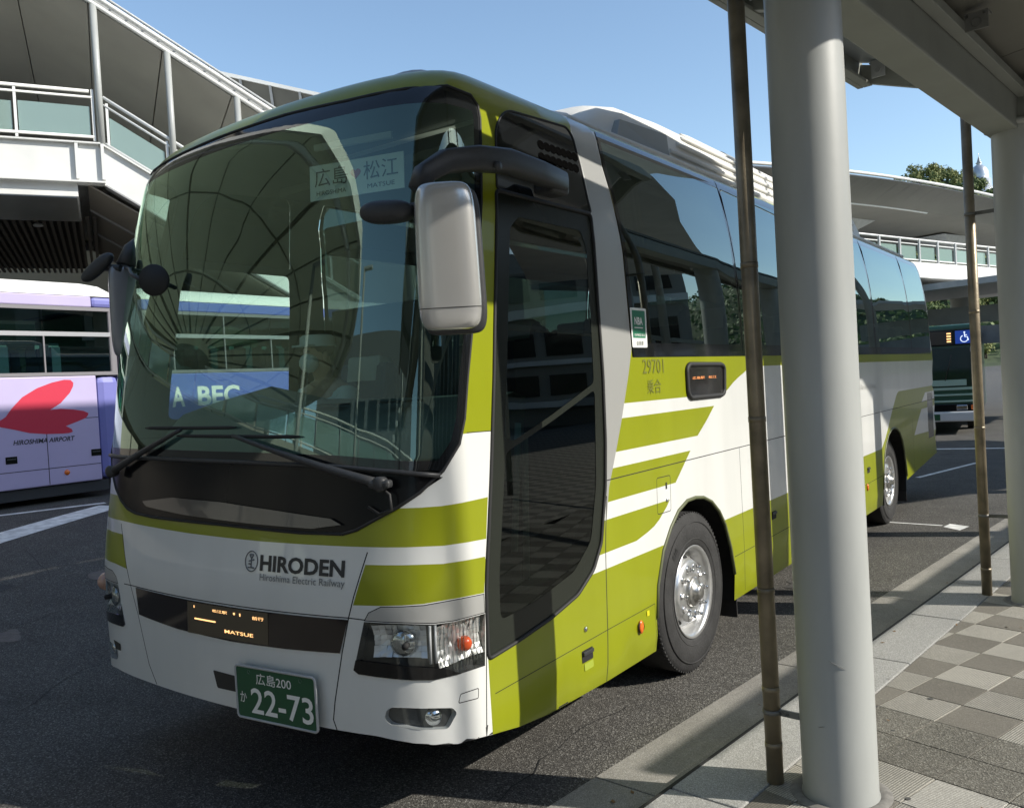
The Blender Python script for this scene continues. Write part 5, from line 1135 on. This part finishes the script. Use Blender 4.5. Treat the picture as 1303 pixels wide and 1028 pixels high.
for a in (1.93, 3.30, 4.68, -1.0, -3.4): MB().tube([BF(a, down(7.35, a), -.02), BF(a, zr(a) + .02, -.02)], .068, 16).build('roof_post', M_pillar, FBR)
for a in (1.93, 4.68, -1.0): MB().tube([BF(a, down(7.35, a), 8.4), BF(a, zr(a) - .42, 8.4)], .068, 12).build('roof_post', M_pillar, FBR)
for a in (-8, -2.5, 5.8):
    MB().tube([BF(a, .4, 4.4), BF(a, down(6.85, a), 4.4)], .32, 16).build('pier', M_pillar, FBR)
# second sloping roof peeping behind
r2 = thing('stair_roof', 'pale sloping stair roof with ribs peeping out behind the footbridge', 'roof')
B2 = bridge_frame((-15.27, 13.76), (.75, .66)); ze = lambda a: 10.66 - .245 * a
MB().hull8([B2(-4, ze(-4) - .10, 0), B2(4, ze(4) - .10, 0), B2(4, ze(4) - .10, 4), B2(-4, ze(-4) - .10, 4), B2(-4, ze(-4), 0), B2(4, ze(4), 0), B2(4, ze(4), 4), B2(-4, ze(-4), 4)]).build('roof_slab', M_bridge, r2)
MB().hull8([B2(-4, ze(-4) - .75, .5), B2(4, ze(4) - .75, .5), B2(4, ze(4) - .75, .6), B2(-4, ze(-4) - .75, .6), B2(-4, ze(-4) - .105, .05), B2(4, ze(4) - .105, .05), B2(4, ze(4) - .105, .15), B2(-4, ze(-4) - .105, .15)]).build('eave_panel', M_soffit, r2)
for k in range(10):
    a = -3.6 + k * .8; MB().hull8([B2(a, ze(a) - .72, .40), B2(a + .07, ze(a) - .72, .40), B2(a + .07, ze(a) - .72, .48), B2(a, ze(a) - .72, .48), B2(a, ze(a) - .11, -.02), B2(a + .07, ze(a) - .11, -.02), B2(a + .07, ze(a) - .11, .03), B2(a, ze(a) - .11, .03)]).build('roof_rib', M_steel, r2)
for a in (-3, 3.2): MB().tube([B2(a, .3, 2), B2(a, ze(a) - .1, 2)], .15, 12).build('post', M_pillar, r2)
# beige building far behind
fb = thing('building', 'beige low building with a red sign strip glimpsed under the footbridge', 'building', (-34, 18, .5), .5)
MB().box((0, 0, 3.8), (40, 10, 7.6)).build('wall', mat('beige wall', (.52, .46, .36), .8, noise=(.4, .1)), fb)
MB().box((-2.3, -5.06, 5.6), (1.0, .1, 2.6)).build('red_strip', mat('sign red', (.55, .10, .06), .6), fb)
for k in range(10): MB().box((-17 + k * 3.8, -5.03, 2.2), (2.6, .08, 1.6)).build('window', M_black, fb)
# ================================================================ RIGHT BACKGROUND
RB_ = bridge_frame((-1.98, 26.81), (.31, .95))
D2 = thing('far_footbridge', 'roofed footbridge with glass railing crossing behind the coach at the right', 'footbridge')
def arc_roof(a): return 7.66 - .0035 * (a - 2)**2
NS = 22; aa = np.linspace(-11, 14, NS)
for nm, z0, z1, b0, b1, m_ in (('roof', 0, .10, 0, 5.5, M_bridge),):
    vs = []
    for a in aa:
        r = arc_roof(a); vs += [RB_(a, r - .10, -.2), RB_(a, r, 0), RB_(a, r + .12, 2.5), RB_(a, r - .1, 5.5), RB_(a, r - .62, 5.2), RB_(a, r - .58, .9)]
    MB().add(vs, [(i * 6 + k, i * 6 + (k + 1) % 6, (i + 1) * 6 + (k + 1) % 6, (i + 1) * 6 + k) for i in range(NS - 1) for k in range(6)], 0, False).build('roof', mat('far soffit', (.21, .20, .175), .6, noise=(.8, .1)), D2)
MB().tube([RB_(a, arc_roof(a) + .0, -.22) for a in aa], .05, 8).build('roof_edge', M_bridge, D2)
MB().tube([RB_(a, arc_roof(a) - .56, .95) for a in aa if a < 3.7], .055, 8).build('gutter', mat('bright gutter', (.85, .85, .83), .4), D2)
for k in range(34):
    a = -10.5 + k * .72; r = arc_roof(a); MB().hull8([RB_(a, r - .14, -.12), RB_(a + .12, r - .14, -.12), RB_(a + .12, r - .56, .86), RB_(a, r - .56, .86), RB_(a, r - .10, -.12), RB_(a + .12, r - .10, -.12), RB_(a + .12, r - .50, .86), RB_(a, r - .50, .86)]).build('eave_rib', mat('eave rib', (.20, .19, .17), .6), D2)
for a in (1.2, -7, 9):
    b = 2.6; r = arc_roof(a) - .6
    MB().add([RB_(a - 1.5, r, b - .1), RB_(a + 1.5, r, b - .1), RB_(a + 1.5, r, b + 1.2), RB_(a - 1.5, r, b + 1.2), RB_(a - .15, r - .55, b + .2), RB_(a + .15, r - .55, b + .2), RB_(a + .15, r - .55, b + .5), RB_(a - .15, r - .55, b + .5)], [(0, 1, 5, 4), (1, 2, 6, 5), (2, 3, 7, 6), (3, 0, 4, 7), (4, 5, 6, 7)]).build('column_head', M_steel, D2)
    MB().tube([RB_(a, 4.9, b + .35), RB_(a, r - .5, b + .35)], .12, 12).build('post', M_pillar, D2)
MB().hull8([RB_(-11, 4.63, .0), RB_(14, 4.68, .0), RB_(14, 4.68, 5), RB_(-11, 4.63, 5), RB_(-11, 5.15, 0), RB_(14, 5.15, 0), RB_(14, 5.15, 5), RB_(-11, 5.15, 5)]).build('deck', M_bridge, D2)
for z, r in ((5.87, .035), (5.72, .02), (5.22, .025)): MB().tube([RB_(-11, z, .05), RB_(14, z, .05)], r, 8).build('handrail', mat('white rail', (.74, .74, .71), .35), D2)
for k in range(22):
    a = -11 + k * 1.16 + .3; MB().hull8([RB_(a, 5.15, 0), RB_(a + .08, 5.15, 0), RB_(a + .08, 5.15, .06), RB_(a, 5.15, .06), RB_(a, 5.87, 0), RB_(a + .08, 5.87, 0), RB_(a + .08, 5.87, .06), RB_(a, 5.87, .06)]).build('rail_post', M_steel, D2)
    MB().add([RB_(a + .10, 5.22, .09), RB_(a + 1.12, 5.22, .09), RB_(a + 1.12, 5.66, .09), RB_(a + .10, 5.66, .09)], [(0, 1, 2, 3)]).build('glass_panel', G_rail, D2)
for a in (-6, 8.5): MB().tube([RB_(a, 0, 2.5), RB_(a, 4.62, 2.5)], .35, 16).build('pier', M_pillar, D2)
sh_ = thing('bus_shelter', 'grey steel bus shelter with flat roof and gutter pipe above the green city bus', 'shelter')
S3 = bridge_frame((-1.2, 28.3), (1, .05))
MB().hull8([S3(-4, 4.15), S3(8, 4.55), S3(8, 4.45, 4), S3(-4, 4.05, 4), S3(-4, 4.35), S3(8, 4.75), S3(8, 4.65, 4), S3(-4, 4.25, 4)]).build('roof', M_steel, sh_)
MB().hull8([S3(-4, 3.2, 2), S3(8, 3.2, 2), S3(8, 3.2, 2.2), S3(-4, 3.2, 2.2), S3(-4, 3.75, 2), S3(8, 3.75, 2), S3(8, 3.75, 2.2), S3(-4, 3.75, 2.2)]).build('beam', M_canopy, sh_)
MB().hull8([S3(-4, 2.45, 1.5), S3(8, 2.45, 1.5), S3(8, 2.45, 1.6), S3(-4, 2.45, 1.6), S3(-4, 3.05, 1.5), S3(8, 3.05, 1.5), S3(8, 3.05, 1.6), S3(-4, 3.05, 1.6)]).build('sign_panel', mat('grey panel', (.24, .26, .28), .5, noise=(2, .3)), sh_)
for a in (1.75, 1.98, 2.5): MB().tube([S3(a, 0, 1.8), S3(a, 4.2, 1.8)], .07, 12).build('post', M_steel, sh_)
MB().tube([S3(1.70, 4.1, .8), S3(2.05, 4.12, .8), S3(2.22, 4.0, .8), S3(2.22, 2.7, .8)], .055, 10).build('gutter_pipe', mat('white rail', (.74, .74, .71), .35), sh_)
# green city bus, seen from the front
CB = thing('city_bus', 'dark green city bus with wheelchair symbol approaching behind the coach', 'bus', (-.82, 22.7, 0), .10)
M_cg = mat('dark green paint', (.018, .075, .045), .3, coat=.4); M_pg = mat('pale green stripe', (.35, .50, .42), .4)
def cb(nm, c, d, m_, bev=.03, par=CB): return MB().box(c, d).build(nm, m_, par, bevel=bev)
cb('body', (0, 4.6, 1.62), (2.46, 9.0, 2.56), M_cg, .10)
cb('windscreen', (0, .085, 1.78), (2.2, .03, 1.02), mat('bus windscreen', (.012, .03, .028), .06, coat=.5), .008); cb('display_band', (0, .08, 2.55), (2.2, .04, .42), M_black, .03)
for z, h, m_ in ((1.20, .07, M_pg), (1.04, .05, M_pg), (.87, .05, M_pg)): cb('stripe', (0, .085, z), (2.36, .03, h), m_, .005)
cb('bumper', (0, .02, .47), (2.44, .22, .26), mat('bumper white', (.62, .64, .66), .4), .04); cb('lamp_panel', (0, .08, .70), (2.36, .04, .20), M_black, .02)
for x in (.82, -.82):
    h = cb('headlight', (x, .05, .70), (.26, .03, .13), M_chrome, .02); cb('turn_lamp', (x + (.28 if x > 0 else -.28), .05, .70), (.14, .03, .12), M_amber, .02)
pl2 = cb('licence_plate', (.1, -.10, .46), (.40, .012, .16), M_plate, .004)
cb('dash', (.2, .06, 1.36), (1.5, .012, .16), M_pg, .003); 
for x in (-1.0, 1.0): MB().lathe([(-.14, .2), (-.14, .48), (.12, .48), (.14, .3), (.1, 0)], 'x', n=24).build('wheel', M_tyre, CB, loc=(x, 2.3, .48))
mm = cb('mirror', (1.20, -.10, 2.22), (.26, .14, .20), mat('pale mirror shell', (.55, .56, .60), .4), .05); MB().tube([(1.1, .05, 2.45), (1.2, -.06, 2.32)], .02, 6).build('mirror_arm', M_plastic, CB)
wsq = cb('symbol_screen', (.93, .055, 2.55), (.40, .012, .34), mat('blue screen', (.01, .04, .25), .3, emit=((.02, .08, .5), .35)), .005)
mw = mat('white led', (.8, .85, 1), .4, emit=((.8, .9, 1), .9)); S_ = MB()
def sf(x, z): return Vector((.93 + x, .046, 2.55 + z))
S_.ellipsoid(sf(.02, .12), (.022, .004, .022), 10); S_.tube([sf(.02, .09), sf(.03, .0), sf(.085, .0), sf(.11, -.09)], .013, 6); S_.tube([sf(.025, .05), sf(.08, .05)], .010, 6)
S_.tube([sf(.01 + .085 * math.cos(u), -.045 + .085 * math.sin(u)) for u in np.linspace(PI * .62, PI * 1.95, 16)], .011, 6); S_.build('wheelchair_symbol', mw, wsq)
cb('led_screen', (.2, .055, 2.55), (.9, .012, .34), mat('led dim', (.05, .04, .03), .4), .005)
for k in range(4): cb('led_text', (.58, .046, 2.66 - k * .07), (.10, .006, .035), M_led, .002)
MB().tube([(.45, .05, 1.42), (.62, .05, 2.1)], .012, 6).build('wiper', M_plastic, CB)
# hill with trees, and the silver pagoda
hill_c = Vector((-28, 262)); 
def hz(x, y):
    return 54 * math.exp(-((x + 44) / (60 if x < -44 else 42))**2 - ((y - 300) / 55)**2) + 16 * math.exp(-((x + 110) / 90)**2 - ((y - 330) / 60)**2)+ 44 * math.exp(-((x - 95) / 60)**2 - ((y - 290) / 60)**2) - 1
gx = np.linspace(-260, 280, 46); gy = np.linspace(190, 430, 26)
m = MB(); m.add([(x, y, hz(x, y)) for y in gy for x in gx], [(j * 46 + i, j * 46 + i + 1, (j + 1) * 46 + i + 1, (j + 1) * 46 + i) for j in range(25) for i in range(45)], 0, True); m.build('hill', mat('hill undergrowth', (.05, .07, .025), .9, noise=(.2, .4)), kind='structure')
F1 = foliage_mat('foliage dark', (.05, .085, .02), (.14, .18, .05)); F2 = foliage_mat('foliage light', (.12, .15, .035), (.26, .26, .08))
def tree_mesh(seed, mat_, nleaf=420, R=3.4, H=6.5):
    q = random.Random(seed); cr = MB(); blobs = [(q.uniform(-.6, .6) * R, q.uniform(-.6, .6) * R, H * q.uniform(.42, .85), R * q.uniform(.38, .62)) for _ in range(9)]
    for _ in range(nleaf):
        b = q.choice(blobs); d = Vector((q.gauss(0, 1), q.gauss(0, 1), q.gauss(0, 1))).normalized(); c = Vector(b[:3]) + d * b[3] * q.uniform(.75, 1.05)
        n = (d + Vector((q.uniform(-.7, .7), q.uniform(-.7, .7), q.uniform(-.3, .8)))).normalized(); u = n.orthogonal().normalized(); v = n.cross(u); s_ = q.uniform(.22, .5)
        u = u * s_; v = v * s_ * q.uniform(.6, 1); cr.add([c + u, c + v, c - u, c - v], [(0, 1, 2, 3)])
    tr = MB().tube([(0, 0, -1), (.1, 0, H * .3), (.0, .1, H * .6)], [.35, .25, .12], 7)
    for b in blobs[:5]: tr.tube([(0, 0, H * .35), b[:3]], [.15, .05], 5)
    return cr.mesh('crown', mat_), tr.mesh('trunk', mat('bark', (.06, .045, .03), .9))
TM = [tree_mesh(k, F1 if k % 3 else F2) for k in range(4)]
def tree(x, y, z, sc, k, label, group):
    t = thing('tree', label, 'tree', (x, y, z), rnd.uniform(0, 6), group); t.scale = (sc, sc, sc * rnd.uniform(.85, 1.15))
    link(bpy.data.objects.new('crown', TM[k][0]), t); link(bpy.data.objects.new('trunk', TM[k][1]), t)
cnt = 0
for _ in range(4000):
    y = rnd.uniform(205, 300); 
    # fan of sight lines between coach and far column
    az = rnd.uniform(-.175, -.07) if cnt < 130 else rnd.uniform(-.34, .30)
    x = 3.5 + az * (y + 2.5)
    if rnd.random() > (.5 if hz(x, y) > 12 else .12): continue
    k = rnd.randrange(4)
    tree(x, y, hz(x, y) - .6, rnd.uniform(.45, .8), k, 'leafy tree on the wooded hill behind the far footbridge' if k % 3 else 'yellow green tree on the wooded hill behind the far footbridge', 'trees on the hill')
    cnt += 1
    if cnt >= 250: break
cov = MB(); q = random.Random(5)
for _ in range(26000):
    x = q.uniform(-200, 220); y = q.uniform(200, 330); c = Vector((x, y, hz(x, y) + q.uniform(0, 2.2)))
    if c.z < 3: continue
    n = Vector((q.uniform(-.8, .8), -1 + q.uniform(-.5, .9), q.uniform(0, 1.2))).normalized(); u = n.orthogonal().normalized(); v = n.cross(u); s_ = q.uniform(.35, .8); cov.add([c + u * s_, c + v * s_, c - u * s_, c - v * s_], [(0, 1, 2, 3)])
cv = cov.build('woodland', F1, kind='stuff')
pg = thing('pagoda', 'silver domed peace pagoda with ringed spire on the hilltop beside the far column', 'pagoda', (-31.2, 300, 52))
M_sil = mat('pagoda silver', (.50, .53, .56), .35, metal=.7)
MB().lathe([(-9, 4.4), (0, 4.2), (2.5, 4.0), (2.6, 3.3), (5, 3.2), (5.1, 2.7), (6.0, 2.75), (7.4, 2.6), (8.5, 2.1), (9.3, 1.35), (9.7, .7), (10.0, .65), (10.1, .9), (10.3, .9), (10.4, .5)], 'z', n=28).build('dome', M_sil, pg)
sp = MB()
for k in range(7): z = 10.4 + k * .24; r = .62 - .07 * k; sp.lathe([(z, r * .5), (z + .04, r), (z + .14, r), (z + .22, r * .5)], 'z', n=14)
sp.lathe([(12.0, .15), (13.2, .05), (13.3, 0)], 'z', n=8).build('spire', M_sil, pg)
# ================================================================ WHAT THE WINDSCREEN AND WINDOWS MIRROR (behind and beside the camera), plus added light blockers
def membrane():
    m = bpy.data.materials.new('canopy membrane'); m.use_nodes = True; n = m.node_tree; n.nodes.clear(); o = n.nodes.new('ShaderNodeOutputMaterial'); mx = n.nodes.new('ShaderNodeMixShader'); mx.inputs[0].default_value = .16
    d = n.nodes.new('ShaderNodeBsdfDiffuse'); d.inputs[0].default_value = (.52, .53, .42, 1); t = n.nodes.new('ShaderNodeBsdfTranslucent'); t.inputs[0].default_value = (.70, .70, .52, 1)
    n.links.new(d.outputs[0], mx.inputs[1]); n.links.new(t.outputs[0], mx.inputs[2]); n.links.new(mx.outputs[0], o.inputs[0]); return m
um = thing('umbrella_canopy', 'big round umbrella canopy with radial ribs mirrored in the coach windscreen', 'canopy', (-15.6, -8.2, 0))
NR = 24; RR = [(.0, 7.9), (1.2, 7.85), (3.6, 8.3), (6.6, 8.9), (9.0, 9.2), (10.8, 9.3)]
UD = (-.88, -.47)
def UZ(x, y, z): return (x, y, z - .15 * (x * UD[0] + y * UD[1] + 10.9))
M_rib = mat('canopy rib', (.30, .30, .24), .6)
vs = []
for r, z in RR:
    for k in range(NR): a = 2 * PI * k / NR; vs.append(UZ(r * math.cos(a), r * math.sin(a), z + (.18 * (r / 10.8) if k % 2 else 0)))
MB().add(vs, [(i * NR + k, i * NR + (k + 1) % NR, (i + 1) * NR + (k + 1) % NR, (i + 1) * NR + k) for i in range(5) for k in range(NR)]).build('membrane', membrane(), um)
for k in range(NR):
    a = 2 * PI * k / NR; w_ = .065 if k % 3 == 0 else .03
    MB().tube([UZ(r * math.cos(a), r * math.sin(a), z - .14) for r, z in RR[1:]], w_, 6).build('rib', M_rib, um)
for r, z in ((3.7, 8.25), (6.6, 8.85)): MB().tube([UZ(r * math.cos(u), r * math.sin(u), z - .1) for u in np.linspace(0, 2 * PI, NR + 1)], .03, 6).build('ring', M_rib, um)
mb = MB(); rr_ = [(10.95, 8.95), (11.0, 9.55), (10.8, 9.55), (10.75, 8.95)]
vs = [UZ(r * math.cos(2 * PI * k / NR), r * math.sin(2 * PI * k / NR), z) for k in range(NR) for r, z in rr_]
mb.add(vs, [(k * 4 + j, k * 4 + (j + 1) % 4, ((k + 1) % NR) * 4 + (j + 1) % 4, ((k + 1) % NR) * 4 + j) for k in range(NR) for j in range(4)]); mb.build('rim', mat('white rim', (.82, .82, .78), .5), um)
MB().tube([UZ(10.0 * math.cos(u), 10.0 * math.sin(u), 8.85) for u in np.linspace(0, 2 * PI, NR + 1)], .16, 8).build('inner_ring', mat('white rim', (.82, .82, .78), .5), um)
MB().lathe([(7.0 - 1.6, .9), (7.1 - 1.6, 1.25), (7.5 - 1.6, 1.3)], 'z', n=24).build('hub', M_rib, um)
for x, y, r in ((3.2, -7.0, .20), (-2.5, -9.6, .14), (-9.9, 2.7, .14), (-1.4, 10.2, .14), (4.4, -6.2, .08)): MB().tube([(x, y, .3), UZ(x, y, 8.75)], r, 12).build('post', mat('white rim', (.82, .82, .78), .5), um)
rp = thing('ramp_bridge', 'long white ramp with glass railing mirrored low in the coach windscreen', 'footbridge')
RF = [(-22, 7.5, 6.6), (-19.5, 1, 5.8), (-17.0, -5.0, 4.9), (-12.5, -11.5, 4.2), (-6, -15.5, 3.7), (2, -17.5, 3.4), (9, -17.5, 3.2)]
RF = [Vector(p) for p in RF]
mb = MB(); vs = []
for i, p in enumerate(RF):
    t = (RF[min(i + 1, 6)] - RF[max(i - 1, 0)]); t.z = 0; t.normalize(); n_ = Vector((t.y, -t.x, 0)) * -1.0; n_ = Vector((p.x, p.y, 0)).normalized()
    vs += [p, p + Vector((0, 0, -1.9)), p + n_ * 2.6 + Vector((0, 0, -1.9)), p + n_ * 2.6]
mb.add(vs, [(i * 4 + k, i * 4 + (k + 1) % 4, (i + 1) * 4 + (k + 1) % 4, (i + 1) * 4 + k) for i in range(6) for k in range(4)]); mb.build('deck', mat('ramp grey beige', (.36, .36, .32), .7), rp)
for dz, r in ((1.1, .04), (.92, .025), (.1, .025)): MB().tube([p + Vector((0, 0, dz)) for p in RF], r, 6).build('handrail', mat('white rail', (.74, .74, .71), .35), rp)
for i in range(6):
    for k in range(4):
        a = RF[i].lerp(RF[i + 1], k / 4); b = RF[i].lerp(RF[i + 1], (k + .94) / 4)
        MB().add([a + Vector((0, 0, .15)), b + Vector((0, 0, .15)), b + Vector((0, 0, .85)), a + Vector((0, 0, .85))], [(0, 1, 2, 3)]).build('glass_panel', G_rail, rp)
        MB().tube([a, a + Vector((0, 0, 1.1))], .025, 6).build('rail_post', M_steel, rp)
for i in (0, 2, 3, 4, 5): p = RF[i] + Vector((RF[i].x, RF[i].y, 0)).normalized() * 1.3; MB().tube([(p.x, p.y, .2), (p.x, p.y, p.z - 1.9)], .25, 12).build('pier', M_pillar, rp)
for p, lb in (((-7.5, -9.5, 7.6), 'leftmost of three slim white lamp posts mirrored in the windscreen'), ((-4.4, -11.0, 7.8), 'middle one of three slim white lamp posts mirrored in the windscreen'), ((.9, -9.0, 8.2), 'rightmost of three slim white lamp posts mirrored in the windscreen')):
    l_ = thing('lamp_post', lb, 'lamp post', (p[0], p[1], 0), 0, 'lamp posts mirrored in the windscreen'); MB().tube([(0, 0, 0), (0, 0, p[2])], [.12, .08], 12).build('pole', M_pillar, l_); MB().box((.35, 0, p[2]), (.8, .16, .07)).build('pole_head', M_steel, l_)
st_ = thing('station_building', 'pale station block with stepped glass stairs mirrored at the right of the windscreen', 'building', (-8, -36, 0))
MB().box((0, 0, 7), (30, 8, 14)).build('wall', mat('pale wall', (.22, .23, .23), .6), st_)
for k in range(6):
    for j in range(3): MB().box((-9 + k * 3.5, 4.03, 2.5 + j * 3.2), (2.6, .08, 1.8)).build('window', M_black, st_)
for k in range(7): MB().box((9 - k * 1.0, 5.2, 9.2 - k * .7), (.9, 2.2, .3)).build('stair_step', M_bridge, st_)
for nm, x, y, w_, d_, h_, lb in (('sky_block_right', 30, -40, 26, 16, 30, 'brown unseen block behind the camera at the right added to dim sky light'), ('sky_block_far', -52, -22, 16, 44, 42, 'tall unseen block far behind the umbrella canopy added to dim sky light')):  # two unseen blocks added to hold back sky light from the coach front
    tw = thing(nm, lb, 'building', (x, y, 0)); MB().box((0, 0, h_ / 2), (w_, d_, h_)).build('wall', mat('tower wall', (.22, .20, .17), .7), tw)
    fx = MB()
    for j in range(int(h_ / 3.5)):
        if nm == 'sky_block_right': fx.box((0, d_ / 2 + .03, 2.2 + j * 3.5), (w_ - 2, .1, 1.5))
        else: fx.box((w_ / 2 + .03, 0, 2.2 + j * 3.5), (.1, d_ - 2, 1.5))
    fx.build('window_bands', M_black, tw, kind='stuff')
sh2 = thing('sky_block_hall', 'long low unseen block added beyond the platform to cut sky light', 'building', (38, 18, 0))  # unseen block added to cut low sky light on the kerb side
MB().box((0, 0, 6.5), (14, 90, 13)).build('wall', mat('sky block wall', (.24, .24, .23), .7), sh2)
for k in range(14): MB().box((-7.04, -40 + k * 6.1, 6.2), (.1, 4.6, 7.5)).build('window', M_black, sh2)
ob = thing('office_building', 'pale office building with rows of windows mirrored in the coach door', 'building', (24, 34, 0), -.55)
MB().box((0, 0, 4.2), (16, 9, 8.4)).build('wall', mat('office wall', (.26, .245, .21), .7), ob)
wmesh = MB().box((0, 0, 0), (1.7, .1, 1.3)).mesh('window', M_black)
for j in range(3):
    MB().box((0, -4.6, 1.05 + j * 2.7), (16, .5, .35)).build('balcony', M_bridge, ob)
    for k in range(7): o = link(bpy.data.objects.new('window', wmesh), ob); o.location = (-6.6 + k * 2.2, -4.52, 2.2 + j * 2.7)
